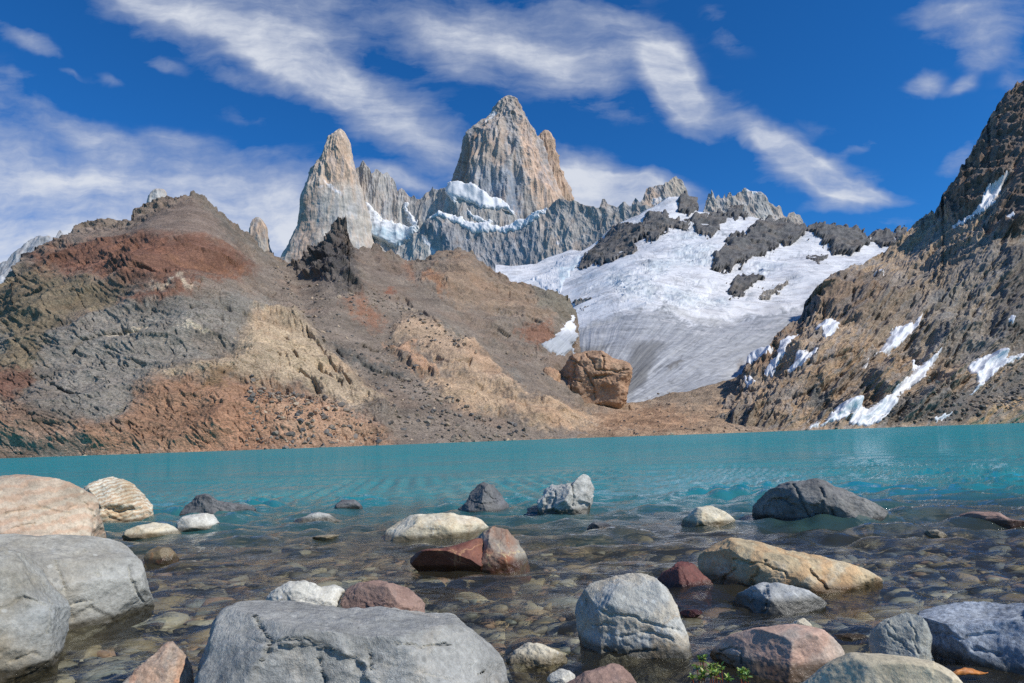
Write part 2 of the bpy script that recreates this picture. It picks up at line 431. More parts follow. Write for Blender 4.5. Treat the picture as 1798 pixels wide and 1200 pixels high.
def ico(sub, cache={}):
    if sub not in cache:
        bm = bmesh.new(); bmesh.ops.create_icosphere(bm, subdivisions=sub, radius=1)
        v = np.array([x.co[:] for x in bm.verts]); f = np.array([[a.index for a in x.verts] for x in bm.faces]); bm.free()
        v /= np.linalg.norm(v, axis=1)[:, None]
        cache[sub] = (v, f)
    return cache[sub]

# ------------------------------------------------------------------ left hills
def rampmask(px, py, polys, soft=10, amp=8, scale=26, seed=11):
    wx, wy = warp2(px, py, amp, scale, seed); k = np.zeros(len(px))
    for p in polys: k = np.maximum(k, ss(poly_sd(wx, wy, p), -soft, soft))
    return k
LT = [(-160,560),(-60,540),(0,521),(13,491),(30,470),(43,460),(45,443),(65,430),(90,420),(113,410),(135,400),(160,393),(185,390),(208,387),(230,386),(236,371),(248,362),(260,356),(275,351),(295,347),(310,348),(321,345),(330,341),(339,339),(345,342),(352,346),(360,348),(370,356),(381,367),(394,378),(407,391),(420,401),(433,411),(445,423),(455,434),(468,443),(481,452),(500,460),(520,466),
      (524,457),(535,450),(547,444),(555,436),(562,428),(570,421),(574,412),(581,402),(587,396),(590,399),(594,393),(600,395),(606,400),(611,408),(613,417),(620,426),(630,434),(640,431),(650,434),(656,429),(664,427),(670,436),(677,444),(687,442),(697,447),(705,452),(717,457),(730,454),(744,457),(752,452),(760,450),(768,444),(777,440),(790,438),(804,434),(816,439),(830,440),(837,448),(844,457),(860,474),(877,484),(897,492),(917,497),(935,500),(950,504),(967,508),(982,515),(995,520),(1000,524),(1005,532),(1009,545),(1013,575),(1017,600),(1026,640),(1036,686),(1046,708),(1080,716)]
def depth_fn(pts):
    a = np.array(pts, float); return lambda x: np.interp(x, a[:, 0], a[:, 1])
LTY = depth_fn([(-160,410),(0,430),(230,460),(340,480),(520,580),(600,600),(800,650),(1018,620),(1080,600)])
LBY = depth_fn([(-200,222),(0,225),(250,227),(500,234),(690,250),(900,300),(1080,330)])
LMY = depth_fn([(-160,290),(0,298),(230,295),(450,305),(560,335),(700,385),(900,460),(1080,480)])
xs = list(range(-160, 1081, 20))
ltx = np.array(LT, float)
def lt_y(x): return np.interp(x, ltx[:, 0], ltx[:, 1])
L_bot = [shore(x, float(LBY(x))) for x in xs]
lb = np.array(L_bot)
def lmid(x, f): 
    yb = np.interp(x, lb[:, 0], lb[:, 1]); return yb * (1 - f) + lt_y(x) * f
xs2 = sorted(set([p[0] for p in LT] + xs))
L_mid = [(x, float(blurred), float(LMY(x))) for x, blurred in zip(xs, np.convolve(np.pad([lmid(x, .55) for x in xs], 3, mode='edge'), np.ones(7) / 7, 'valid'))]
L_top = [(p[0], p[1], float(LTY(p[0]))) for p in LT]
REDBAND = [(48,443),(108,426),(243,421),(347,421),(390,439),(442,473),(433,491),(381,504),(329,525),(243,517),(143,499),(78,478)]
GRAYSLAB = [(108,603),(195,560),(347,543),(455,534),(511,556),(433,577),(416,621),(347,647),(277,660),(243,690),(260,716),(208,759),(130,751),(65,733),(87,668)]
BEIGE = [(442,560),(498,556),(529,556),(542,580),(577,612),(616,647),(672,700),(629,712),(585,703),(520,681),(455,690),(403,673),(347,677),(269,668),(338,651),(416,629),(433,595)]
ORANGE = [(260,690),(347,677),(477,686),(563,703),(629,733),(676,759),(695,787),(433,800),(217,806),(160,806),(156,768),(208,764),(251,725)]
PINN = [(521,466),(547,438),(578,415),(593,388),(613,400),(617,431),(628,446),(617,473),(628,497),(636,516),(601,508),(570,481),(539,477)]
OUT1 = [(687,571),(718,555),(769,571),(780,590),(831,598),(854,621),(881,645),(920,687),(913,699),(850,687),(796,660),(772,637),(749,614),(718,594),(691,586)]
OUT2 = [(675,606),(718,602),(734,629),(772,656),(769,664),(741,660),(710,637)]
OUT3 = [(749,668),(819,668),(889,699),(967,703),(1025,723),(1045,750),(948,754),(889,730),(831,730),(772,703)]
SPUR = [(-100,560),(20,470),(60,410),(340,335),(430,415),(500,470),(520,540),(545,575),(600,640),(672,700),(702,792),(400,830),(-100,830)]
RUBBLE = [[(500,500),(620,540),(690,600),(760,680),(860,740),(960,770),(705,790),(672,705),(600,640),(540,575),(480,520)],
          [(460,470),(560,490),(700,520),(800,600),(860,640),(700,600),(560,540),(440,500)],
          [(860,600),(960,620),(960,690),(900,660)], [(230,400),(330,350),(400,400),(420,440),(300,430),(120,425)],
          [(640,460),(740,500),(860,580),(760,560),(650,510)]]
GRL = [[(392,676),(402,668),(414,664)], [(212,750),(236,730),(252,708)], [(480,690),(520,698),(575,714)], [(300,640),(345,655),(385,650)], [(590,608),(640,638),(690,660),(735,672)], [(765,628),(790,640),(822,642)], [(540,590),(580,640),(625,692)],
       [(470,640),(520,650),(560,690)], [(130,640),(180,600),(260,585)], [(40,600),(80,640),(70,690)], [(100,690),(180,720),(240,700)], [(640,600),(690,620)], [(340,560),(400,556),(470,575)], [(160,470),(240,500),(330,500)], [(700,520),(760,560),(820,600)], [(880,540),(940,560),(980,585)], [(560,650),(600,680)], [(500,600),(520,630),(525,660)]]
def dispL(P, px, py):
    rub = rampmask(px, py, RUBBLE, 12)
    rock = 1 - .8 * rub
    pin = ss(poly_sd(*warp2(px, py, 9, 20, 2), PINN), -12, 18)
    spur = ss(poly_sd(*warp2(px, py, 6, 40, 4), SPUR), -14, 14)
    beige = ss(poly_sd(*warp2(px, py, 8, 40, 5), BEIGE), -12, 24)
    o1 = np.maximum(ss(poly_sd(*warp2(px, py, 5, 30, 6), OUT1), -8, 16), ss(poly_sd(*warp2(px, py, 5, 30, 6), OUT3), -8, 18) * .7)
    o1 = np.maximum(o1, ss(poly_sd(*warp2(px, py, 6, 16, 6), OUT2), -2, 7))
    Pa = P * np.array([1, 1, 1.5])
    F = facet(Pa / 17., 1, .75); F2 = facet(Pa / 6.5 + 9, 2, .7)
    F3 = facet(Pa / 2.7 + 5, 8, .7)
    R1 = ridged(Pa / 46., 5, .55, 21)
    B2 = F2[:, 0] * ss(fbm(P / 40., 2, .5, 36), -.4, .3)
    big = ss(py - lt_y(px), -4, 50)
    d = 6 * big * fbm(P / 120., 3, .5, 31) + rock * (10 * big * facet(Pa / np.array([52, 46, 40.]), 5, .8)[:, 0] + 5.2 * F[:, 0] + 1.7 * B2 - .5 * F3[:, 1] + 1.2 * R1 + .7 * seam(px, py, 12, 70, 13, 4, 24) * (px < 450) + .7 * seam(px, py, 40, 80, 13, 4, 26) * (px >= 450)) - rock * (1.3 * cracks(px, py, 22, 80, 22, 15, 401, .0) + 1.0 * cracks(px, py, 70, 60, 24, 14, 411, .1) + .35 * cracks(px, py, 30, 26, 8, 9, 421, .05)) - 3.6 * grooves(px, py, GRL, 2.6, 27) * ss(fbm(P / 14., 3, .5, 28), -.5, .2) + (1 - rock) * .9 * ridged(P / np.array([26, 60, 60.]), 3, .5, 25) + (.2 + .35 * rock) * fbm(P / 9., 4, .55, 41)
    d += .22 * ridged(P / 3.2, 2, .6, 43)
    d += spur * 8 * big + beige * 4 + o1 * 5
    d += pin * (4 + 15 * F[:, 0] + 7 * F2[:, 0] + 2 * F3[:, 0] + 2.5 * ridged(P / np.array([14, 14, 34.]), 3, .55, 55))
    # jagged crest
    tp = lt_y(px); crest = np.exp(-np.clip(py - tp, 0, 99) / 16)
    d += crest * (4 * F2[:, 0] + 1.4 * F3[:, 0] + 1.2 * ridged(P / np.array([9, 9, 14.]), 3, .55, 61))
    sh = np.interp(px, lb[:, 0], lb[:, 1]); d = d * (ss(sh - py, -2, 32) * .94 + .06) - 8 * spur * (1 - ss(sh - py, 0, 60)) * (ss(sh - py, -2, 32) * .94 + .06)
    return d
RL = Relief([L_bot, L_mid, L_top], dispL)
RED, SCREE, GREY, TAN, OLIVE, DARK, ORG = S(118,79,62), S(122,109,98), S(126,119,111), S(168,147,123), S(120,106,86), S(76,72,72), S(150,114,90)
PALE = S(188,172,150)
def colL(P, px, py, D):
    items = [
        ([(-200,560),(78,478),(143,504),(243,521),(217,556),(130,569),(108,612),(80,700),(-200,700)], OLIVE, 10),
        ([(-200,560),(0,560),(43,595),(40,640),(10,655),(-200,655)], S(140,134,126), 8, .7),
        (REDBAND, RED, 14, .9), ([(433,491),(381,506),(303,547),(217,551),(260,534),(329,525)], RED, 5, .9),
        ([(60,425),(113,410),(230,390),(260,356),(340,345),(400,390),(420,430),(340,420),(243,419),(108,424)], S(120,104,94), 8),
        ([(330,338),(400,380),(480,452),(500,470),(430,440),(380,400)], S(104,98,90), 7, .8),
        (GRAYSLAB, GREY, 9), (BEIGE, TAN, 8), (ORANGE, ORG, 12), ([(500,700),(600,720),(680,770),(640,790),(520,780),(470,740)], S(172,138,112), 12, .7),
        ([(430,600),(500,570),(530,600),(600,660),(560,690),(480,640)], S(178,156,128), 14, .6),
        ([(0,664),(78,668),(82,690),(43,720),(-100,716),(-100,660)], S(116,84,70), 8),
        ([(0,730),(90,750),(150,770),(150,800),(-100,806),(-100,740)], S(142,112,92), 14, .7),
        ([(195,590),(277,582),(277,585),(204,597)], PALE, 1.5), ([(319,583),(350,580),(380,604),(345,588)], PALE, 1.5), ([(-20,716),(0,720),(45,738),(50,746),(0,729),(-20,724)], PALE, 2),
        ([(281,521),(350,521),(350,525),(290,526)], PALE, 2, .7), ([(300,470),(335,480),(420,486),(410,492),(330,486)], S(150,105,75), 5, .5),
        ([(578,602),(617,614),(663,637),(718,656),(702,664),(656,649),(601,625)], S(88,86,82), 5),
        ([(772,563),(835,598),(874,629),(920,660),(913,676),(850,633),(796,594)], S(116,112,105), 7, .8),
        ([(757,477),(811,450),(850,481),(928,501),(967,543),(967,567),(889,543),(811,528),(772,508)], S(142,118,98), 10, .8),
        ([(940,500),(1020,520),(1024,560),(990,560),(960,530)], S(112,106,94), 7, .8),
        (OUT1, S(168,142,118), 7), (OUT2, S(168,132,106), 5), (OUT3, S(172,145,118), 8),
        ([(905,582),(936,567),(967,571),(983,582),(951,606),(924,598)], S(128,92,74), 6),
        ([(753,473),(780,497),(772,512),(749,493)], S(150,106,78), 6, .8), ([(601,524),(648,528),(671,567),(663,571),(628,547)], S(136,94,72), 7, .8),
        ([(713,466),(730,478),(734,497),(714,481)], S(138,96,74), 5, .8), ([(680,510),(690,512),(688,517),(678,516)], S(130,84,64), 3),
        ([(617,431),(660,430),(700,450),(720,480),(690,500),(640,480),(622,460)], S(112,98,88), 8, .8), (PINN, DARK, 13),
        ([(40,440),(60,436),(56,458),(44,462)], S(60,54,52), 4), ([(355,690),(400,660),(416,670),(400,700)], S(140,112,82), 5, .8),
    ]
    c = paint(px, py, SCREE, items, 11, 30, 3)
    # iron staining and strata running with the slabs
    st = fbm(P * np.array([.02, .02, .12]) , 5, .6, 71); st2 = fbm(P / 22., 5, .6, 73)
    c *= (1 + .22 * st + .16 * st2)[:, None]
    w = ss(fbm(P / 38., 5, .6, 75), .12, .5)[:, None] * .3
    warm = c * np.array([1.16, .93, .8])
    c = c * (1 - w) + warm * w
    c = c * .88 + np.array(S(124,114,105)) * .12 * (c.mean(1, keepdims=True) / .19) ** .6
    return np.clip(c, .01, .9)
rock_l = terrain_mat('weathered_hill_rock', 5.0, (1, 1, 2.0), (0, .25, 0), .8, .26, speck=.45)
o = build_relief('hill', RL, -150, 1070, 1060, 420, colL, rock_l, back=160, face=.9)
tag(o, kind='structure')

# ------------------------------------------------------------------ right mountainside
RT = [(1250,718),(1290,690),(1315,645),(1335,625),(1355,606),(1377,573),(1392,562),(1408,551),(1413,537),(1423,520),(1435,507),(1450,494),(1465,487),(1479,479),(1500,464),(1527,450),(1550,440),(1571,431),(1587,420),(1596,411),(1603,402),(1615,392),(1622,380),(1632,374),(1640,378),(1647,376),(1653,370),(1656,358),(1658,348),(1668,334),(1679,320),(1687,306),(1695,292),(1700,276),(1712,258),(1718,250),(1724,240),(1733,230),(1738,212),(1747,206),(1753,190),(1760,184),(1766,177),(1774,172),(1782,158),(1790,155),(1798,150),(1830,120),(1870,90),(1950,60)]
RTY = depth_fn([(1250,430),(1315,470),(1413,560),(1500,640),(1603,740),(1700,770),(1798,820),(1950,870)])
RBY = depth_fn([(1230,330),(1440,340),(1600,355),(1798,375),(1960,385)])
RMY = depth_fn([(1250,385),(1413,410),(1550,450),(1650,490),(1798,530),(1950,560)])
rx = list(range(1240, 1961, 20)); R_bot = [shore(x, float(RBY(x))) for x in rx]; rb = np.array(R_bot); rtx = np.array(RT, float)
def rmid(x, f): return np.interp(x, rb[:, 0], rb[:, 1]) * (1 - f) + np.interp(x, rtx[:, 0], rtx[:, 1]) * f
R_mid = [(x, float(v), float(RMY(x))) for x, v in zip(rx, np.convolve(np.pad([rmid(x, .5) for x in rx], 3, mode='edge'), np.ones(7) / 7, 'valid'))]
R_top = [(p[0], p[1], float(RTY(p[0]))) for p in RT]
CRAG = [(1640,385),(1656,345),(1695,285),(1733,225),(1766,170),(1800,130),(1990,40),(1990,330),(1798,262),(1766,317),(1733,339),(1717,368),(1679,392)]
CRAG2 = [(1990,230),(1798,262),(1766,330),(1744,374),(1730,400),(1760,420),(1798,410),(1990,400)]
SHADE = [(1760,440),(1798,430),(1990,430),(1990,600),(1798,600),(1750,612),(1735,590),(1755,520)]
KNOB = [(1406,580),(1420,540),(1435,505),(1465,482),(1500,478),(1560,482),(1571,542),(1506,574),(1446,552)]
SLABS = [(1625,509),(1712,455),(1798,390),(1990,380),(1990,617),(1798,617),(1679,645),(1647,617),(1592,617),(1620,552)]
CAVES = [[(1414,690),(1445,683),(1460,700),(1468,722),(1435,725),(1416,712)], [(1498,690),(1512,675),(1548,700),(1540,716),(1512,720),(1497,708)], [(1590,600),(1600,585),(1640,590),(1640,622),(1615,640),(1592,620)],
         [(1620,660),(1645,650),(1660,680),(1640,690)], [(1560,735),(1590,700),(1625,680),(1600,715),(1580,740)]]
BUTT = [[(1512,660),(1560,640),(1600,635),(1590,670),(1560,700),(1515,705)], [(1470,700),(1510,690),(1505,725),(1465,735)], [(1596,590),(1616,570),(1650,575),(1660,610),(1630,640),(1600,620)], [(1640,600),(1655,580),(1665,600),(1655,620)],
        [(1640,650),(1680,640),(1700,665),(1670,690),(1640,685)], [(1590,700),(1640,668),(1670,700),(1620,735),(1575,742)]]
RSCREE = [(1723,688),(1798,634),(1990,600),(1990,715),(1690,740),(1590,742),(1625,700)]
GRR = [[(1290,690),(1380,662),(1470,640),(1555,600)], [(1330,722),(1420,692),(1470,668)], [(1500,560),(1440,600),(1410,640)], [(1700,470),(1630,550),(1600,600),(1590,640)], [(1760,440),(1700,520),(1660,590)], [(1560,500),(1510,540),(1470,560)], [(1610,470),(1550,520),(1500,545)], [(1730,520),(1690,590),(1670,640)],
       [(1440,520),(1446,560)], [(1480,500),(1490,540)], [(1530,490),(1520,540)], [(1780,520),(1730,600)], [(1640,690),(1600,730)], [(1540,620),(1500,660),(1470,690)], [(1640,440),(1590,480)], [(1680,430),(1640,480),(1600,520)]]
def dispR(P, px, py):
    Pr = P @ np.array([[.8, 0, .6], [0, 1, 0], [-.6, 0, .8]]).T      # strata dip down to the left
    F = facet(Pr / np.array([16, 16, 9.]), 101, .75); F2 = facet(Pr / np.array([7.5, 7.5, 4.]), 102, .75); F3 = facet(Pr / 2.6, 103, .7)
    R1 = ridged(Pr / np.array([60, 50, 16.]), 5, .6, 121); R2 = ridged(Pr / np.array([30, 26, 6.]), 4, .6, 122)
    w = lambda a, s, k: warp2(px, py, a, s, k)
    cr_ = np.maximum(ss(poly_sd(*w(5, 18, 3), CRAG), -5, 8), 0); cr2 = ss(poly_sd(*w(5, 18, 4), CRAG2), -4, 9)
    kn = ss(poly_sd(*w(6, 20, 5), KNOB), -4, 16); sc = ss(poly_sd(*w(8, 24, 6), RSCREE), -10, 10)
    rock = 1 - .72 * sc
    d = 8 * fbm(P / 140., 3, .5, 131) + rock * (12 * facet(Pr / np.array([52, 46, 34.]), 105, .8)[:, 0] + 3.2 * F[:, 0] + 1.0 * F2[:, 0] - .3 * F3[:, 1] + .5 * R1 + 4.6 * seam(px, py, -44, 190, 26, 2, 123) + 1.2 * seam(px, py, -47, 120, 9, 2, 126) + .8 * seam(px, py, -40, 50, 5, 3, 124)) - rock * (2.6 * cracks(px, py, -44, 110, 19, 13, 431, 0) + 1.5 * cracks(px, py, 30, 60, 26, 14, 441, .1) + .4 * cracks(px, py, -44, 36, 8, 9, 451, .05)) - 4.5 * grooves(px, py, GRR, 2.6, 125) * ss(fbm(P / 14., 3, .5, 128), -.5, .2) + .35 * fbm(P / 8., 4, .55, 141) + .2 * ridged(P / 3., 2, .6, 142)
    d += cr_ * (10 + 9 * F[:, 0] + 4 * F2[:, 0] + 3 * ridged(Pr / np.array([12, 30, 30.]), 3, .55, 151)) + cr2 * (12 + 10 * F[:, 0] + 6 * F2[:, 0]) + kn * 9
    for i, c in enumerate(CAVES): d -= ss(poly_sd(*w(6, 12, 20 + i), c), -2, 9) * 5
    for i, c in enumerate(BUTT): d += ss(poly_sd(*w(6, 14, 40 + i), c), -3, 12) * 7
    d += ss(poly_sd(*w(8, 20, 60), SHADE), -3, 12) * 5
    d += ss(poly_sd(*w(6, 14, 61), [(1690,742),(1744,707),(1798,705),(1990,700),(1990,790),(1690,790)]), -6, 14) * 3 * (1 + F2[:, 0])
    tp = np.interp(px, rtx[:, 0], rtx[:, 1]); crest = np.exp(-np.clip(py - tp, 0, 99) / 14)
    d += crest * (4 * F2[:, 0] + 1.6 * ridged(P / np.array([9, 9, 12.]), 3, .55, 161)) * ss(px, 1400, 1600)
    sh = np.interp(px, rb[:, 0], rb[:, 1]); d *= ss(sh - py, -2, 28) * .92 + .08
    return d
RR = Relief([R_bot, R_mid, R_top], dispR)
def colR(P, px, py, D):
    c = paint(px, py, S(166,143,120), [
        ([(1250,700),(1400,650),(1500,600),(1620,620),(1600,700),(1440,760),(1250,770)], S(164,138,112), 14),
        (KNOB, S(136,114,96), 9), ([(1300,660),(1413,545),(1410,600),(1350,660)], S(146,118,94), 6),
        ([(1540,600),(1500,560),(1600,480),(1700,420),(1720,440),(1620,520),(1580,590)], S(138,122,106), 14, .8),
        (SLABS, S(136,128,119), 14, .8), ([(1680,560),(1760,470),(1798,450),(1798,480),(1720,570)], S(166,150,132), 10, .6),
        (RSCREE, S(114,104,95), 10), ([(1500,725),(1640,690),(1690,735),(1560,745)], S(116,107,98), 8, .8), (CRAG, S(112,94,84), 6), (CRAG2, S(104,88,80), 6), (SHADE, S(96,90,86), 10, .8),  # dark cliff rock, with its shade painted into the colour as well
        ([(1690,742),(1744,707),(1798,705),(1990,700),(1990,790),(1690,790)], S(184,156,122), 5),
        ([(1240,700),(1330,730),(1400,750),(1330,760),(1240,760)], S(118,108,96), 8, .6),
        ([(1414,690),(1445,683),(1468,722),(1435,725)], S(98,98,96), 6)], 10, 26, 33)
    Pr = P @ np.array([[.8, 0, .6], [0, 1, 0], [-.6, 0, .8]]).T
    st = fbm(Pr * np.array([.012, .012, .16]), 5, .65, 171); st2 = fbm(P / 20., 5, .6, 173)
    c *= (1 + .14 * st + .2 * st2 + .16 * seam(px, py, -45, 120, 7, 5, 177))[:, None]
    g = ss(seam(px, py, -45, 150, 16, 5, 178), -.1, .6)[:, None] * .5
    gr = c.mean(1, keepdims=True) * np.array([.86, .88, .9])
    c = c * (1 - g) + gr * g; c = c * .8 + np.array(S(124,115,106)) * .2
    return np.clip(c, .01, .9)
rock_r = terrain_mat('banded_mountain_rock', 5.0, (1, 1, 3.0), (0, .64, 0), .8, .26, speck=.45)
o = build_relief('mountainside', RR, 1245, 1950, 690, 580, colR, rock_r, back=120, face=1.1)
tag(o, kind='structure')

# ------------------------------------------------------------------ low moraine ground at the head of the lake
CT = [(860,700),(885,694),(915,690),(935,676),(955,668),(975,672),(1000,690),(1039,700),(1091,704),(1135,704),(1157,698),(1190,688),(1212,684),(1252,673),(1290,662),(1320,652),(1360,640),(1420,640)]
CBY = depth_fn([(840,290),(1200,285),(1460,340)])
cx_ = list(range(850, 1441, 20)); C_bot = [shore(x, float(CBY(x))) for x in cx_]; cb_ = np.array(C_bot); ctx = np.array(CT, float)
DOME = [(984,650),(992,632),(1008,622),(1034,616),(1056,620),(1078,638),(1098,636),(1110,648),(1088,668),(1064,692),(1052,702),(1024,704),(1000,694),(990,676)]
def dispC(P, px, py):
    Pa = P * np.array([1, 1, 1.6])
    F = facet(Pa / 11., 201, .75); F2 = facet(Pa / 4.5, 202, .7); F3 = facet(Pa / 1.9, 203, .7)
    o3 = ss(poly_sd(*warp2(px, py, 6, 16, 6), OUT3), -3, 12) * .7
    d = 2.4 * fbm(P / 60., 3, .5, 231) + 2.6 * F[:, 0] + 1.1 * F2[:, 0] - .4 * F3[:, 1] + .7 * ridged(Pa / 22., 4, .5, 221) + .2 * fbm(P / 6., 4, .55, 241) + o3 * 3
    sh = np.interp(px, cb_[:, 0], cb_[:, 1]); return d * (ss(sh - py, -2, 10) * .85 + .15)
RC = Relief([C_bot, [(x, float(y - 26), 345 + .05 * (x - 850)) for x, y, _ in C_bot], [(p[0], p[1], 470 + .1 * (p[0] - 860)) for p in CT]], dispC)
def colC(P, px, py, D):
    c = paint(px, py, S(160,134,110), [
        (OUT3, S(174,147,120), 8), ([(925,690),(945,655),(968,643),(986,650),(990,690),(960,700)], S(170,146,122), 6, .8), ([(860,690),(960,700),(1040,705),(1100,712),(1060,730),(960,715),(880,715)], S(124,112,100), 8, .8),
        ([(1100,700),(1340,640),(1340,690),(1150,725)], S(136,120,104), 8, .8), ([(1050,725),(1160,715),(1240,740),(1180,760),(1060,762)], S(150,116,90), 12, .7),
        ([(850,740),(950,752),(1040,766),(850,790)], S(128,114,102), 10, .7), ([(1280,720),(1440,700),(1440,760),(1300,756)], S(124,114,104), 12, .7)], 9, 22, 53)
    c *= (1 + .25 * fbm(P * np.array([.03, .03, .2]), 5, .6, 271) + .2 * fbm(P / 12., 5, .6, 273))[:, None]
    return np.clip(c, .01, .9)
o = build_relief('moraine', RC, 860, 1430, 620, 150, colC, rock_l, back=60, face=.7)
tag(o, kind='structure')

# ------------------------------------------------------------------ glacier
GT = [(860,470),(900,470),(940,468),(985,446),(1000,440),(1020,440),(1050,420),(1090,392),(1120,380),(1150,362),(1175,352),(1200,352),(1225,372),(1260,374),(1300,372),(1345,384),(1400,402),(1440,404),(1480,402),(1520,415),(1560,412),(1600,404),(1640,404),(1700,420)]
GM2 = [(860,520),(940,520),(1000,500),(1060,470),(1140,440),(1250,430),(1340,440),(1420,440),(1520,450),(1620,430),(1700,440)]
GM1 = [(860,610),(960,606),(1020,580),(1098,548),(1164,540),(1219,556),(1289,562),(1377,544),(1420,530),(1520,500),(1700,480)]
GB = [(860,700),(980,690),(1040,712),(1150,716),(1260,694),(1360,670),(1440,640),(1560,600),(1700,560)]
def ydep(pts, f): return [(x, y, float(f(x))) for x, y in pts]
G_flow = lambda P: P
def dispG(P, px, py):
    up = ss(600 - py, 20, 70)
    sn = fbm(P / 200., 3, .45, 301) * 16 + fbm(P / np.array([60, 60, 60.]), 3, .5, 302) * 2.2
    br = np.zeros(len(P))
    for poly in ICEFALL: br = np.maximum(br, ss(poly_sd(*warp2(px, py, 9, 20, 8), poly), -8, 10))
    F = facet(P / np.array([17, 12, 14.]), 303, .6)
    cre = ridged(P / np.array([42, 22, 22.]), 4, .6, 304)
    cv = fbm(P / np.array([90, 18, 24.]) + 4, 4, .6, 309)
    d = sn * (.4 + .6 * up) + br * (F[:, 0] * 6 + 2.5 * cre) + up * (1 - br) * (.35 * cre + 3 * ss(cv, .25, .6) * F[:, 0])
    # tongue: flow ridges curving down to the snout
    low = 1 - up
    u, v = flow_uv(px, py)
    q = np.stack([u / 9, v / 120, np.zeros(len(u))], 1)
    d += low * (.3 * ridged(q, 3, .55, 305) + 1.6 * fbm(np.stack([u / 34, v / 160, u * 0], 1), 3, .5, 306))
    return d
def flow_uv(px, py):
    """coordinates across and along the ice flow of the tongue"""
    a = np.array([1010., 760.]); dx = px - a[0]; dy = a[1] - py
    r = np.hypot(dx, dy * 1.3); th = np.arctan2(dy * 1.3, dx)
    return th * 260, r
ICEFALL = [[(1160,500),(1190,500),(1230,512),(1281,515),(1290,505),(1278,540),(1241,541),(1212,537),(1164,526)],
           [(1200,430),(1240,426),(1262,434),(1262,458),(1230,462),(1190,470),(1140,490),(1120,470),(1160,452)],
           [(1060,490),(1110,480),(1160,500),(1150,530),(1090,520)], [(1225,392),(1190,400),(1160,410),(1200,420),(1240,418)],
           [(1300,470),(1340,462),(1400,470),(1340,480)]]
RG = Relief([ydep(GB, depth_fn([(860,480),(1320,520),(1440,800),(1700,1200)])), ydep(GM1, depth_fn([(860,820),(1250,930),(1420,1050),(1700,1300)])), ydep(GM2, depth_fn([(860,1350),(1250,1500),(1700,1500)])), ydep(GT, depth_fn([(860,2100),(1190,2050),(1400,1750),(1700,1650)]))], dispG)
SNOW = (.80, .785, .77)
def colG(P, px, py, D):
    wx, wy = warp2(px, py, 7, 30, 71)
    c = np.tile(np.array(SNOW), (len(px), 1))
    LOW = [(860,620),(955,606),(985,592),(1020,570),(1060,546),(1098,537),(1130,536),(1164,531),(1180,545),(1219,559),(1289,562),(1340,555),(1377,544),(1430,524),(1480,540),(1560,700),(1040,760),(860,720)]
    k = ss(poly_sd(wx, wy, LOW) + 8 * fbm(np.stack([px / 14, py / 5, px * 0], 1), 4, .65, 318), -3, 9)
    u, v = flow_uv(px, py)
    st = fbm(np.stack([u / 5.5, v / 90, u * 0], 1), 5, .65, 311); st2 = fbm(np.stack([u / 22, v / 200, u * 0], 1), 4, .6, 312)
    ice = np.array((.41,.41,.405)) * (1 + .2 * st + .14 * st2 + .22 * fbm(np.stack([px / 16, py / 4, px * 0], 1), 5, .7, 319))[:, None]
    c = c * (1 - k[:, None]) + ice * k[:, None]
    for poly, col, sf, op in [([(1118,600),(1168,604),(1150,640),(1118,690),(1090,712),(1030,712),(1062,665),(1100,640)], S(110,108,106), 12, .85),
                              ([(1070,690),(1120,655),(1150,640),(1140,665),(1105,700)], S(98,96,94), 6, .6),
                              ([(955,606),(1010,606),(1050,602),(1075,606),(1040,616),(1000,620),(985,632),(965,620)], S(120,118,116), 5, .8),
                              ([(1172,650),(1196,642),(1190,652),(1176,656)], S(110,106,102), 3, .9), ([(1290,648),(1306,636),(1300,652),(1288,660)], S(122,112,104), 5, .8),
                              ([(1219,556),(1289,559),(1377,543),(1289,566),(1240,566)], S(160,158,156), 4, .7), ([(1098,537),(1040,562),(1000,590),(1030,580),(1080,556)], S(168,164,160), 5, .6),
                              ([(1230,560),(1180,545),(1164,535),(1175,533),(1240,556)], S(150,148,146), 4, .6)]:
        kk = ss(poly_sd(wx, wy, poly), -sf, sf)[:, None] * op; c = c * (1 - kk) + np.array(col) * (1 + .25 * st[:, None]) * kk
    up = ss(620 - py, 10, 50)
    n = fbm(P / np.array([70, 30, 30.]), 6, .65, 313)
    dirt = ss(n, .05, .55)[:, None] * (.7 * up[:, None])
    c = c * (1 - dirt) + np.array((.60, .58, .565)) * dirt
    for poly in ICEFALL:
        kk = ss(poly_sd(wx, wy, poly), -8, 12)[:, None] * .6
        b = ss(fbm(P / 26., 5, .65, 314), -.25, .3)[:, None]
        c = c * (1 - kk) + (np.array((.50, .57, .60)) * b + np.array((.70, .72, .72)) * (1 - b)) * kk
    a1, b1 = warp2(px, py, 22, 60, 330)
    ln = np.abs(perlin(np.stack([a1 / 60, b1 / 9, px * 0 + 3], 1), 331)); ln2 = np.abs(perlin(np.stack([a1 / 26, b1 / 5, px * 0 + 5], 1), 332))
    msk = ss(fbm(np.stack([px / 50, py / 24, px * 0], 1), 3, .5, 333), -.15, .25)
    cv = np.maximum(np.clip(1 - ln * 14, 0, 1), .7 * np.clip(1 - ln2 * 9, 0, 1)) * msk
    c = c * (1 - (.42 * cv * up)[:, None] * np.array([1, .93, .88]))
    l3 = np.abs(perlin(np.stack([u / 9 + 1.2 * b1 / 60, v / 50, u * 0], 1), 334)); c = c * (1 - (.34 * np.clip(1 - l3 * 7, 0, 1) * ss(fbm(np.stack([px / 30, py / 16, px * 0], 1), 3, .5, 335), -.1, .3) * (1 - up))[:, None])
    fin = fbm(P / np.array([30, 9, 9.]), 5, .7, 317)
    c = c * (1 - (.22 * ss(fin, .1, .6) * up)[:, None])
    return np.clip(c, .02, .85)
ice_m = snow_mat('glacier_ice', 14, .35, .08)
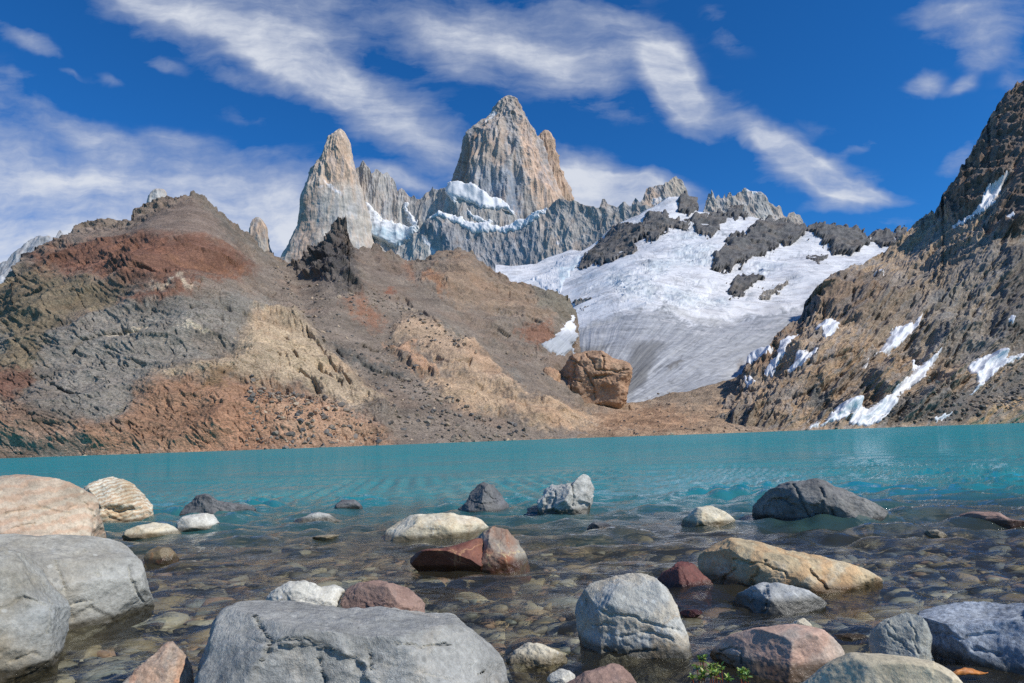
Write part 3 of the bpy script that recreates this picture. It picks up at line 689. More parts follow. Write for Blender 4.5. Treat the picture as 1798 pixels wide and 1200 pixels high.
o = build_relief('glacier', RG, 870, 1690, 900, 520, colG, ice_m, back=150, kblur=12)
tag(o, kind='structure')

# ------------------------------------------------------------------ granite peaks
def granite_mat(name, fs=40):
    N = NT(name)
    pos = N.n('ShaderNodeNewGeometry').outputs['Position']
    v = N.map(pos, (1 / fs, 1 / fs, .16 / fs)); w = N.map(pos, (1 / fs, 1 / fs, .8 / fs))
    col = N.n('ShaderNodeVertexColor', layer_name='Col').outputs[0]
    a = N.noise(v, 2.2, 8, .68); b = N.noise(w, 2.5, 8, .7)
    k = N.math('MULTIPLY', N.mr(a, .33, .67, .76, 1.2), N.mr(b, .34, .66, .8, 1.18))
    col = N.mix(1.0, col, N.n('ShaderNodeCombineXYZ', {0: k, 1: k, 2: k}).outputs[0], 'MULTIPLY')
    h = N.math('ADD', a, N.math('MULTIPLY', b, .6))
    bp = N.n('ShaderNodeBump', {'Strength': .6, 'Distance': fs * .2, 'Height': h}).outputs[0]
    return N.done(N.n('ShaderNodeBsdfPrincipled', {'Base Color': col, 'Roughness': .9, 'Specular IOR Level': .2, 'Normal': bp}).outputs[0])
gran = granite_mat('granite')
def SG(r, g, b): return tuple(lin(v) * 1.12 for v in (r, g, b))
GR, GRT, GRB, GRD = SG(168,158,148), SG(184,156,134), SG(146,150,156), SG(128,124,120)
SNW = (.80, .785, .77)
def pillars(P, sx, amp, seed, tilt=0):
    q = P.copy(); q[:, 0] += q[:, 2] * tilt
    a = facet(q / np.array([sx, sx, sx * 7]), seed, .8)[:, 0] + 1.6 * facet(q / np.array([sx * 2.6, sx * 2.6, sx * 9]), seed + 5, .8)[:, 0]; b = facet(q / np.array([sx * .4, sx * .4, sx * 2.6]), seed + 1, .8)[:, 0]
    r = ridged(q / np.array([sx * .8, sx * .8, sx * 8]), 4, .6, seed + 2)
    return amp * (1.3 * a + .6 * b + .3 * r)
def tower(name, left, right, Y0, dep, ny, ns, disp, colfn, mat, corner=0, edge=.75):
    """closed rock tower: left/right outline by image row, real girth front to back"""
    left = np.array(sorted(left), float); right = np.array(sorted(right), float)
    y0 = min(left[0, 0], right[0, 0]); y1 = max(left[-1, 0], right[-1, 0])
    ys = y0 + (y1 - y0) * (np.linspace(0, 1, ny))
    ph = np.linspace(0, 2 * np.pi, ns, endpoint=False) + np.pi
    xl = np.interp(ys, left[:, 0], left[:, 1]); xr = np.interp(ys, right[:, 0], right[:, 1])
    A = pt(xl, ys, np.full(ny, float(Y0))); B = pt(xr, ys, np.full(ny, float(Y0)))
    c = np.sign(np.cos(ph)) * np.abs(np.cos(ph)) ** edge; s_ = np.sign(np.sin(ph)) * np.abs(np.sin(ph)) ** edge
    w = np.linalg.norm(B - A, axis=1) / 2
    skew = corner * np.clip(1 - np.abs(ph - 1.5 * np.pi) / 1.6, 0, 1)
    P = ((A + B) / 2)[:, None] + ((B - A) / 2)[:, None] * (c + skew)[None, :, None] + np.array([0, 1.0, 0]) * (w * dep)[:, None, None] * s_[None, :, None]
    n = np.stack([np.cos(ph), np.sin(ph), np.zeros(ns)], -1)[None] * np.ones((ny, 1, 1)); n[..., 2] = .15
    q = P.reshape(-1, 3); fx, fy = proj(q)
    lim = np.minimum(1, (w * .16 + 3))[:, None] * np.ones((1, ns))
    D = disp(q, fx, fy) * np.minimum(1, np.repeat(w, ns) / 60 + .12)
    Q = (q + n.reshape(-1, 3) * D[:, None])
    col = colfn(Q, fx, fy, D)
    i = np.arange(ny * ns).reshape(ny, ns); j = np.roll(i, -1, 1)
    f = np.stack([i[:-1], i[1:], j[1:], j[:-1]], -1).reshape(-1, 4)
    top = Q.reshape(ny, ns, 3)[0].mean(0) + np.array([0, 0, 1.0])
    Q = np.concatenate([Q, top[None]]); col = np.concatenate([col, col[:1]])
    cap = np.stack([np.full(ns, ny * ns), i[0], j[0], j[0]], -1)
    cap = np.stack([np.full(ns, ny * ns), i[0], np.roll(i[0], -1), np.full(ns, ny * ns)], -1)
    o = mesh_obj(name, Q, f, mat, col)
    return tag(o, kind='structure')
def gcol(items, base=GR, seed=5, amp=5, scale=16, warm=.5, cool=.4):
    def fn(P, px, py, D):
        c = paint(px, py, base, items, amp, scale, seed)
        q = P / np.array([40, 40, 260.])
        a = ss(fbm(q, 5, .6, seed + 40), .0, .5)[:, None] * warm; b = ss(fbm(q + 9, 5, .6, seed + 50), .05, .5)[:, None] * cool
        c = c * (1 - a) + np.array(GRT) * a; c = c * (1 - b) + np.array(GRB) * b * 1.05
        c *= (1 + .16 * fbm(P / 60., 5, .65, seed + 60))[:, None]
        return np.clip(c, .02, .9)
    return fn
# great tower
FL = [(172,886),(175,883),(180,878),(188,872),(200,866),(210,856),(217,847),(224,838),(232,832),(240,826),(247,820),(263,811),(283,806),(307,801),(323,798),(345,792),(400,786),(430,780)]
FR = [(172,898),(178,908),(185,912),(193,918),(203,924),(213,928),(230,935),(243,939),(260,945),(277,951),(310,965),(343,976),(367,984),(400,990),(430,994)]
snowcap = [([(868,200),(884,180),(890,178),(880,198),(862,214),(846,224),(846,216)], SNW, 1.2), ([(862,196),(868,194),(850,214),(846,215)], SNW, 2), ([(900,186),(908,190),(906,200),(899,196)], SNW, 2.5, .5)]
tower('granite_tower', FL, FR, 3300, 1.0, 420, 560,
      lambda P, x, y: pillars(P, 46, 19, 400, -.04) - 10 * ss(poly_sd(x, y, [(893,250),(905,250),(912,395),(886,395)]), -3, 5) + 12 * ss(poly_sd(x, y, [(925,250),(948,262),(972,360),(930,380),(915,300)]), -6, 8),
      gcol([([(800,330),(812,262),(832,232),(850,216),(842,240),(822,290),(812,330)], SG(146,120,102), 5), ([(912,200),(940,240),(985,350),(960,385),(930,330),(915,260)], SG(206,174,148), 7, .85),  # left edge's shade and right face's sunlit warmth painted into the granite colour
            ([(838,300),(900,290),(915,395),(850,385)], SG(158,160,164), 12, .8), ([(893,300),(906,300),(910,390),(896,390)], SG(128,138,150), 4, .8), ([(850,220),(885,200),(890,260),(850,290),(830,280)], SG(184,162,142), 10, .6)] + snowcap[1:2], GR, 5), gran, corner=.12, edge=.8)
tower('granite_tower', [(231,953),(237,947),(243,941),(250,934),(270,930),(320,940),(400,950),(420,950)], [(231,962),(236,966),(243,967),(255,971),(267,975),(280,981),(293,986),(308,992),(323,998),(340,1004),(356,1009),(390,1018),(420,1024)], 3360, .9, 300, 300,
      lambda P, x, y: pillars(P, 34, 17, 420, -.1), gcol([([(950,232),(1000,232),(1020,370),(960,370)], SG(188,158,132), 8, .8)], SG(180,158,138), 15, warm=.5, cool=.2), gran, edge=.8)
# left tower
tower('granite_tower', [(227,593),(232,588),(238,582),(243,574),(256,570),(270,565),(290,557),(307,547),(320,541),(338,536),(364,531),(404,527),(424,518),(445,506),(470,494),(500,485)], [(227,600),(231,604),(240,607),(250,610),(273,614),(293,618),(317,624),(350,631),(380,640),(407,646),(440,655),(500,665)], 3000, .9, 420, 460,
      lambda P, x, y: pillars(P, 40, 13, 440, .05) * (.35 + .65 * ss(330 - y, -20, 30)) + 13 * ss(poly_sd(x, y, [(560,345),(575,325),(640,330),(660,500),(560,500),(553,420)]), -14, 14) + 8 * ss(poly_sd(x, y, [(568,300),(590,235),(618,240),(622,320),(600,330)]), -8, 8) + 8 * fbm(P / 90., 4, .5, 447),
      gcol([([(520,424),(535,340),(562,330),(556,380),(560,440),(540,460),(500,470)], SG(186,158,136), 8, .8), ([(565,290),(580,240),(600,230),(620,300),(618,325),(575,322)], SG(206,176,148), 8, .85), ([(556,350),(575,330),(640,330),(650,470),(565,470)], SG(180,174,164), 10, .8),
            ([(568,317),(580,322),(600,345),(597,347),(578,330)], SNW, 1, .7), ([(560,330),(568,328),(566,334)], SNW, 1.5)], SG(184,170,154), 25, warm=.35, cool=.3), gran, corner=-.1, edge=.85)
tower('granite_tower', [(382,449),(386,444),(395,440),(403,437),(420,433),(460,428)], [(382,456),(388,461),(400,466),(420,470),(436,474),(448,477),(470,482)], 3000, .8, 110, 110, lambda P, x, y: pillars(P, 24, 9, 450), gcol([([(440,385),(470,385),(470,410),(440,420)], GRT, 6, .8)], SG(176,164,150), 27), gran)
tower('granite_tower', [(334,272),(338,267),(346,262),(375,256)], [(334,288),(337,291),(346,292),(375,296)], 3000, .8, 60, 70, lambda P, x, y: pillars(P, 14, 5, 455), gcol([], SG(186,180,172), 28), gran)
tower('granite_tower', [(350,261),(354,259),(380,254)], [(350,263),(355,266),(380,270)], 3000, .8, 40, 40, lambda P, x, y: pillars(P, 14, 3, 456), gcol([], SG(180,174,166), 29), gran)

def ridge(name, top, Yt, bot, Yb, nx, ny, amp, sx, items, base, seed, back=220, warm=.4, cool=.4, mid=None, jag=1.0, rot=0):
    def dsp(P, px, py):
        c = np.exp(-np.clip(py - np.interp(px, [p[0] for p in top], [p[1] for p in top]), 0, 99) / 12)
        return pillars(P, sx, amp, seed, rot) + amp * .8 * fbm(P / (sx * 4), 3, .5, seed + 7) + c * jag * amp * .3 * facet(P / np.array([sx * .35, sx * .35, sx * 1.2]), seed + 9)[:, 0]
    cs = [[(x, y, float(Yb(x))) for x, y in bot]]
    if mid: cs.append(mid)
    cs.append([(x, y, float(Yt(x))) for x, y in top])
    R = Relief(cs, dsp)
    o = build_relief(name, R, top[0][0], top[-1][0], nx, ny, gcol(items, base, seed, warm=warm, cool=cool), gran, back=back, kblur=6)
    tag(o, kind='structure'); return R
# far left ridge beyond the hill
ridge('mountain_ridge', [(-120,500),(-40,470),(0,462),(12,458),(25,444),(40,432),(55,420),(68,412),(76,417),(86,416),(96,418),(105,404),(112,412),(125,425),(160,450)], lambda x: 2600, [(-120,640),(160,600)], lambda x: 2300, 200, 120, 9, 40,
      [([(-60,496),(12,488),(8,515),(-60,540)], SNW, 4)], SG(168,166,164), 500)
# jagged ridge between the towers
RA = ridge('mountain_ridge', [(610,330),(618,308),(623,303),(626,296),(632,293),(635,287),(638,283),(641,287),(645,293),(650,298),(653,307),(657,303),(659,297),(663,297),(667,302),(672,306),(676,304),(680,301),(684,307),(690,312),(693,317),(695,323),(698,335),(700,332),(705,329),(710,334),(717,343),(722,346),(727,343),(731,350),(737,350),(743,343),(749,337),(753,332),(757,325),(760,331),(770,330),(784,327),(798,325),(806,322),(817,321),(826,326),(834,330),(850,342),(864,347),(877,351),(890,362),(901,376),(909,384),(920,400)],
      lambda x: float(np.interp(x, [610,750,800,920], [3120,3080,2950,2920])), [(600,470),(750,470),(800,470),(920,470)], lambda x: float(np.interp(x, [610,750,800,920], [3010,2970,2850,2820])), 560, 210, 11, 40,
      [([(760,330),(900,350),(905,395),(770,385),(740,370)], SG(170,164,156), 8), ([(690,325),(740,345),(760,400),(720,380)], SG(150,146,142), 6, .8)], SG(178,170,160), 520, warm=.3, cool=.35)
# front wall
FW = [(640,452),(664,448),(690,442),(717,422),(727,411),(737,402),(744,393),(750,387),(760,381),(770,376),(787,380),(804,385),(820,390),(834,396),(858,400),(884,398),(904,394),(924,386),(942,378),(960,369),(966,362),(974,357),(984,353),(1000,356),(1014,355),(1025,361),(1036,364),(1047,368),(1054,367),(1056,358),(1058,352),(1063,352),(1067,359),(1074,360),(1083,363),(1088,358),(1098,356),(1104,362),(1109,364),(1112,356),(1116,349),(1120,356),(1124,361),(1131,366),(1145,366),(1160,372),(1200,400)]
RW = ridge('mountain_wall', FW, lambda x: float(np.interp(x, [640,760,980,1200], [2750,2650,2500,2300])), [(640,520),(820,520),(900,524),(1000,520),(1060,500),(1200,480)], lambda x: float(np.interp(x, [640,760,980,1200], [2600,2500,2350,2150])), 820, 330, 11, 46,
      [([(740,400),(800,395),(860,415),(960,400),(960,470),(860,480),(800,460),(760,430)], SG(146,146,148), 14, .7), ([(700,450),(730,410),(770,430),(760,470),(700,470)], SG(178,172,162), 8), ([(960,400),(1040,380),(1040,470),(940,480)], SG(168,160,150), 14, .7),
       ([(742,416),(750,420),(766,447),(762,452)], SNW, 1.5, .8), ([(976,417),(984,424),(982,428),(977,422)], SNW, 1.5), ([(1100,360),(1060,380),(1020,420),(1010,470),(1100,400)], SG(160,154,146), 8)], SG(164,157,149), 540, warm=.3, cool=.15, rot=.1)
ridge('granite_peak', [(1118,362),(1124,357),(1127,352),(1129,346),(1132,337),(1135,330),(1140,328),(1147,326),(1153,324),(1160,322),(1166,323),(1169,318),(1173,320),(1177,315),(1182,310),(1188,307),(1192,312),(1196,316),(1199,322),(1204,328),(1208,335),(1211,344),(1222,372)], lambda x: 2450, [(1118,400),(1222,400)], lambda x: 2370, 240, 130, 8, 26,
      [([(1130,330),(1166,324),(1170,345),(1130,362)], SG(168,148,130), 6, .8), ([(1147,348),(1160,345),(1168,352),(1152,358)], SNW, 2), ([(1175,318),(1190,308),(1208,340),(1180,345)], SG(178,166,150), 5, .8)], SG(164,156,146), 560, back=90)
ridge('granite_peak', [(1230,385),(1236,368),(1238,360),(1240,352),(1242,344),(1244,339),(1248,342),(1250,336),(1253,341),(1256,350),(1258,343),(1262,339),(1266,345),(1270,344),(1273,337),(1276,345),(1279,338),(1283,337),(1286,343),(1290,343),(1296,338),(1302,336),(1306,331),(1313,334),(1322,337),(1331,341),(1341,346),(1351,353),(1358,358),(1363,364),(1367,361),(1371,366),(1376,373),(1382,382),(1384,376),(1390,375),(1397,377),(1404,381),(1410,388),(1417,402),(1424,412)], lambda x: 2350, [(1230,420),(1424,420)], lambda x: 2270, 380, 130, 8, 22,
      [([(1306,331),(1329,339),(1331,343),(1310,337)], SNW, .8), ([(1306,336),(1350,356),(1380,385),(1330,380),(1300,370)], SG(164,162,158), 6, .7)], SG(172,164,154), 580, back=90, warm=.3)

# ------------------------------------------------------------------ dark crags standing out of the glacier
crag_m = terrain_mat('dark_crag_rock', 9.0, (1, 1, .6), (0, 0, 0), .8, .25, speck=.4)
def cragcol(base, warm=S(112,102,94)):
    def fn(P, px, py, D):
        c = np.tile(np.array(base), (len(P), 1)); a = ss(fbm(P / 50., 5, .6, 611), 0, .5)[:, None] * .45
        c = c * (1 - a) + np.array(warm) * a
        return np.clip(c * (1 + .28 * fbm(P / 25., 5, .65, 612))[:, None], .01, .9)
    return fn
def cragx(P, px, py): 
    q = P / np.array([1, 1, 1.2])
    return 15 * facet(q / 50., 621, .7)[:, 0] + 12 * facet(q / 20., 622, .7)[:, 0] + 5 * facet(q / 8., 624, .7)[:, 0]
CRAGS = [
 ([(1006,484),(1025,456),(1040,432),(1065,410),(1098,394),(1130,388),(1136,400),(1118,425),(1122,440),(1105,449),(1076,463),(1047,467),(1018,480)], 22, 'long dark rock shoulder along the left rim of the glacier below the grey wall'),
 ([(1122,392),(1138,374),(1157,370),(1179,381),(1208,384),(1210,394),(1176,397),(1160,408),(1149,418),(1138,418),(1127,405)], 16, 'dark rock step below the small summit snow cap'),
 ([(1184,354),(1192,346),(1201,338),(1210,344),(1218,353),(1232,366),(1224,372),(1208,377),(1193,374)], 26, 'dark knob crowning the top of the glacier snow'),
 ([(1210,384),(1237,375),(1262,372),(1282,376),(1268,396),(1260,410),(1241,414),(1223,403)], 18, 'dark crag in the middle of the upper snow between two snow tongues'),
 ([(1276,372),(1285,363),(1297,361),(1313,370),(1311,381),(1289,385)], 18, 'small dark crag under the left end of the serrated grey peaks'),
 ([(1312,406),(1330,388),(1345,382),(1375,384),(1396,394),(1418,402),(1413,418),(1369,428),(1351,441),(1329,452),(1311,458),(1274,473),(1250,473),(1256,445),(1276,432),(1278,414),(1296,410)], 24, 'largest dark crag reaching down from the crest into the white glacier'),
 ([(1408,410),(1414,398),(1428,395),(1440,392),(1462,398),(1479,400),(1500,404),(1517,409),(1530,430),(1517,440),(1500,446),(1479,451),(1462,440),(1445,427),(1425,420)], 26, 'dark ragged crag on the skyline right of the serrated grey peaks'),
 ([(1524,412),(1536,404),(1549,402),(1571,412),(1576,430),(1550,434),(1533,430)], 20, 'rounded dark crag on the skyline between ridge crag and tan slope'),
 ([(1571,408),(1584,400),(1600,402),(1606,412),(1590,422),(1576,424)], 16, 'smallest skyline crag touching the tan mountainside'),
 ([(1417,456),(1424,449),(1445,447),(1463,448),(1446,461),(1430,471)], 10, 'small dark wedge of rock alone on the upper right snowfield'),
 ([(1276,500),(1286,492),(1296,486),(1310,482),(1325,480),(1344,484),(1340,494),(1315,503),(1309,518),(1285,527),(1290,512)], 12, 'dark rock island beside the blue ice cliff on the glacier'),
 ([(1329,521),(1342,510),(1355,501),(1370,495),(1386,492),(1382,500),(1368,510),(1344,526)], 10, 'slanting grey rock island right of the other on the glacier'),
 ([(1008,524),(1034,523),(1046,532),(1030,546),(1014,546)], 8, 'small grey rock patch at the left edge of the snow by the brown hill')]
for i, (poly, lift, lab) in enumerate(CRAGS):
    o = patch('rock_outcrop', RG, poly, crag_m, cragcol(S(96,94,94) if i not in (11, 12) else S(134,128,122)), lift=lift * .5, dome=lift * .1, soft=6 if lift > 15 else 4, res=1.0, amp=8, scale=11, seed=60 + i, keep=.2, extra=cragx, sink=1.2, face=1.3, shrink=1.5)
    tag(o, lab, 'rock outcrop', 'dark crags rising out of the glacier')
# ------------------------------------------------------------------ snow fields lying on the rock
snow_m = snow_mat('old_snow', 5, .25, .04); snow_far = snow_mat('high_snow', 22, .3, .05)
def sncol(blue=None, tint=SNOW):
    def fn(P, px, py, D):
        c = np.tile(np.array(tint), (len(P), 1))
        c *= (1 + .05 * fbm(P / 14., 4, .6, 641))[:, None]
        if blue:
            k = ss(poly_sd(*warp2(px, py, 4, 12, 4), blue), -4, 6)[:, None] * (.55 + .45 * ss(fbm(P / np.array([24, 24, 40.]), 4, .6, 642), -.2, .3)[:, None])
            c = c * (1 - k) + np.array((.52, .62, .66)) * k
        return np.clip(c, .02, .86)
    return fn
def seracs(P, px, py): return 5 * facet(P / np.array([34, 30, 18.]), 651, .7)[:, 0] + 1.5 * ridged(P / 26., 4, .6, 652)
SNOWS = [
 (RA, [(621,374),(627,362),(633,355),(650,361),(657,370),(667,377),(672,387),(690,390),(707,397),(727,401),(740,399),(732,416),(714,428),(697,435),(677,428),(650,418),(630,421),(618,404)], 34, 1, [(610,398),(640,393),(700,408),(735,404),(735,440),(610,440)], 'hanging glacier with blue ice edge between the two granite towers'),
 (RA, [(706,364),(713,356),(718,359),(717,368),(726,382),(737,396),(729,403),(717,386),(709,371)], 16, 0, None, 'thin white couloir right of the hanging glacier'),
 (RA, [(778,331),(794,323),(810,320),(834,326),(857,342),(880,350),(892,364),(904,380),(890,372),(867,366),(847,368),(830,358),(812,350),(804,352),(800,362),(790,348)], 14, 0, None, 'bright snow cap on the left shoulder of the great tower'),
 (RA, [(820,366),(826,370),(834,378),(848,386),(866,389),(857,394),(837,387),(824,378)], 10, 0, None, 'small snow streak beneath the shoulder snow cap'),
 (RW, [(756,381),(770,374),(788,378),(804,382),(834,393),(884,396),(920,384),(962,367),(950,382),(930,392),(910,402),(884,406),(850,408),(834,410),(810,398),(784,386)], 20, 0, None, 'curving snow ledge along the crest of the grey wall'),
 (RG, [(932,500),(945,488),(960,478),(978,468),(988,452),(1004,450),(1022,450),(1016,466),(1004,482),(992,498),(982,514),(960,512)], 7, 1, [(985,480),(1024,446),(1018,478),(980,514)], 'steep snow gully with blue ice at the foot of the grey wall'),
 (RW, [(886,480),(900,474),(920,471),(919,484),(910,498),(896,496)], 12, 0, None, 'tiny snow patch at the foot of the grey wall beside the brown ridge'),
 (RR, [(1430,580),(1440,568),(1457,561),(1476,569),(1463,588),(1446,602),(1444,582)], 2.6, 0, None, 'heart shaped snow patch below the brown knob on the right slope'),
 (RR, [(1311,647),(1322,632),(1333,623),(1356,616),(1354,631),(1333,640)], 3, 0, None, 'snow patch at the bottom left of the right slope beside the ice'),
 (RR, [(1338,662),(1352,644),(1362,637),(1370,615),(1384,600),(1401,588),(1390,612),(1376,634),(1354,655)], 3, 0, None, 'narrow forked snow streak climbing beside the glacier edge'),
 (RR, [(1380,659),(1392,646),(1400,634),(1432,627),(1424,640),(1398,655)], 2.6, 0, None, 'tapering snow patch right of the forked streak'),
 (RR, [(1534,627),(1546,616),(1555,600),(1562,585),(1576,576),(1594,572),(1608,566),(1621,553),(1610,576),(1598,590),(1580,606),(1566,615),(1549,622)], 3.2, 0, None, 'leaf shaped snow patch midway up the right slope'),
 (RR, [(1442,748),(1450,735),(1462,722),(1478,714),(1495,711),(1512,716),(1517,721),(1538,712),(1549,704),(1566,686),(1582,672),(1598,658),(1614,645),(1634,630),(1652,617),(1642,636),(1630,650),(1620,668),(1598,682),(1578,694),(1565,716),(1556,730),(1544,743),(1520,746),(1495,748),(1488,734),(1470,742)], 3.4, 0, None, 'longest snow tongue running down the right slope to the lake'),
 (RR, [(1596,640),(1604,634),(1618,640),(1606,650),(1600,654)], 2.4, 0, None, 'small shaded snow scrap touching the top of the long tongue'),
 (RR, [(1698,645),(1712,634),(1728,628),(1742,624),(1755,622),(1760,634),(1778,630),(1798,621),(1780,638),(1752,650),(1738,664),(1728,672),(1720,682),(1698,700),(1708,684),(1714,672)], 3.2, 0, None, 'white snow fan above the scree near the right edge'),
 (RR, [(1672,400),(1690,385),(1704,378),(1717,368),(1726,350),(1736,336),(1752,326),(1768,315),(1758,332),(1744,358),(1722,373),(1700,386),(1680,397)], 5, 0, None, 'snow gully under the dark cliff high on the right'),
 (RR, [(1744,402),(1756,392),(1772,387),(1768,396),(1752,404)], 3, 0, None, 'small snow strip right of the high snow gully'),
 (RR, [(1528,486),(1536,482),(1552,481),(1550,489),(1538,490)], 2, 0, None, 'tiny snow spot on the brown knob'),
 (RR, [(1632,740),(1644,734),(1658,731),(1670,727),(1664,733),(1650,739)], 1.8, 0, None, 'thin snow strip at the waterline right of the long tongue'),
 (RR, [(1508,652),(1516,642),(1519,644),(1514,652)], 1.8, 0, None, 'tiny snow fleck left of the leaf shaped patch'),
 (RR, [(1754,576),(1762,568),(1770,574),(1764,580)], 1.8, 0, None, 'tiny snow fleck high in the shaded cliff at the right edge'),
 (RR, [(1417,750),(1425,743),(1440,741),(1438,748)], 1.8, 0, None, 'small snow scrap at the water just left of the long tongue'),
 (RR, [(1310,672),(1318,667),(1328,670),(1320,675)], 1.8, 0, None, 'tiny snow scrap on the tan ground below the forked streak'),
]
def colLobe(P, px, py, D):
    k = ss(py, 572, 592)[:, None]; st = fbm(np.stack([(px + py) / 5, (px - py) / 60, px * 0], 1), 5, .65, 320)
    return np.clip(np.array(SNOW) * (1 - k) + np.array((.43, .44, .45)) * (1 + .25 * st[:, None]) * k, .02, .8)
o = patch('glacier', RL, [(948,606),(966,594),(985,582),(998,570),(1007,554),(1011,586),(1016,616),(990,616),(968,614)], ice_m, colLobe, lift=2.2, soft=5, res=1.0, amp=5, scale=12, seed=88, keep=.15, sink=1.6, face=.9)
tag(o, kind='structure')
for i, (R_, poly, lift, ice, blue, lab) in enumerate(SNOWS):
    far = R_ in (RA, RW, RG)
    o = patch('snow_patch' if not ice else 'hanging_glacier', R_, poly, snow_far if far else snow_m, sncol(blue), lift=lift * (.9 if R_ is RA else .42 if far else .5), soft=6 if far else 4, res=1.0, amp=4, scale=9, seed=90 + i, keep=.4 if not far else .3 if R_ is RA else .85, extra=seracs if ice else None, sink=1.6, face={id(RL): .9, id(RR): 1.1}.get(id(R_), 0))
    if o: tag(o, lab, 'snow patch' if not ice else 'glacier', 'snow patches on the mountains' if not ice else None)

# ------------------------------------------------------------------ loose blocks on the screes
def rock_base(n, seed, sub=2):
    v, f = ico(sub); R = np.random.RandomState(seed); out = []
    for i in range(n):
        q = v * (R.uniform(.75, 1.25), R.uniform(.6, 1.0), R.uniform(.45, .85))
        for _ in range(9):
            d = R.normal(size=3); d /= np.linalg.norm(d); h = R.uniform(.5, .85) * (q @ d).max(); e = q @ d - h; q = q - d * np.maximum(e, 0)[:, None]
        out.append(q)
    return out, f
def scatter(name, R_, n, region, mat, sizes, seed, cols):
    rr = np.random.RandomState(seed); V0, f = rock_base(12, seed, 1)
    Vs = []; Fs = []; Cs = []; k = 0
    px = rr.uniform(region[0], region[2], n * 4); py = rr.uniform(region[1], region[3], n * 4)
    ok = np.zeros(len(px), bool)
    for p in region[4]: ok |= poly_sd(px, py, p) > 0
    px = px[ok][:n]; py = py[ok][:n]
    P = pt(px, py, R_.Y(px, py)); e = .5
    Pu = pt(px + e, py, R_.Y(px + e, py)); Pv = pt(px, py - e, R_.Y(px, py - e))
    nn = np.cross(Pu - P, Pv - P); nn /= np.linalg.norm(nn, axis=1)[:, None]
    D = R_.disp(P, px, py); P = P + nn * D[:, None]
    for i in range(len(px)):
        s_ = sizes[0] * (sizes[1] / sizes[0]) ** (rr.rand() ** 2.6)
        a = rr.uniform(0, 6.28); c, s2 = math.cos(a), math.sin(a)
        q = V0[rr.randint(12)] @ np.array([[c, s2, 0], [-s2, c, 0], [0, 0, 1]]) * s_ + P[i] + np.array([0, 0, s_ * .15])
        Vs.append(q); Fs.append(f + k); k += len(q); Cs.append(np.tile(np.array(cols[rr.randint(len(cols))]) * rr.uniform(.75, 1.2), (len(q), 1)))
    o = mesh_obj(name, np.concatenate(Vs), np.concatenate(Fs), mat, np.concatenate(Cs), smooth=False)
    return tag(o, kind='stuff')
block_m = terrain_mat('scree_block_rock', 1.5, (1, 1, 1), (0, 0, 0), .4, .2, speck=.2)
scatter('scree_boulders', RL, 2600, (430, 380, 1010, 792, RUBBLE[:3] + [ORANGE]), block_m, (.4, 2.2), 5, [S(128,116,104), S(112,104,98), S(150,132,114), S(96,92,90)])
scatter('scree_boulders', RR, 1300, (1480, 560, 1900, 742, [RSCREE, [(1500,725),(1640,690),(1690,735),(1560,745)]]), block_m, (.4, 2.4), 6, [S(128,116,104), S(112,104,98), S(140,126,112), S(96,92,90)])
scatter('scree_boulders', RC, 900, (870, 690, 1400, 775, [[(870,700),(1400,680),(1400,755),(870,785)]]), block_m, (.3, 1.4), 7, [S(150,130,108), S(120,110,100), S(172,148,122), S(96,92,90)])

def strip(b): return [(p[0], p[1] - 7) for p in b] + [(p[0], p[1] + 1.5) for p in reversed(b)]
scatter('shore_stones', RL, 900, (-60, 700, 1010, 830, [strip(L_bot)]), block_m, (.25, 1.5), 15, [S(128,116,104), S(150,124,104), S(160,146,126), S(96,92,90)])
scatter('shore_stones', RC, 600, (870, 700, 1400, 800, [strip(C_bot)]), block_m, (.25, 1.6), 16, [S(140,126,108), S(166,144,120), S(96,92,90)])
scatter('shore_stones', RR, 700, (1330, 700, 1900, 790, [strip(R_bot)]), block_m, (.3, 2.2), 17, [S(128,118,108), S(112,106,100), S(160,142,120), S(90,88,86)])

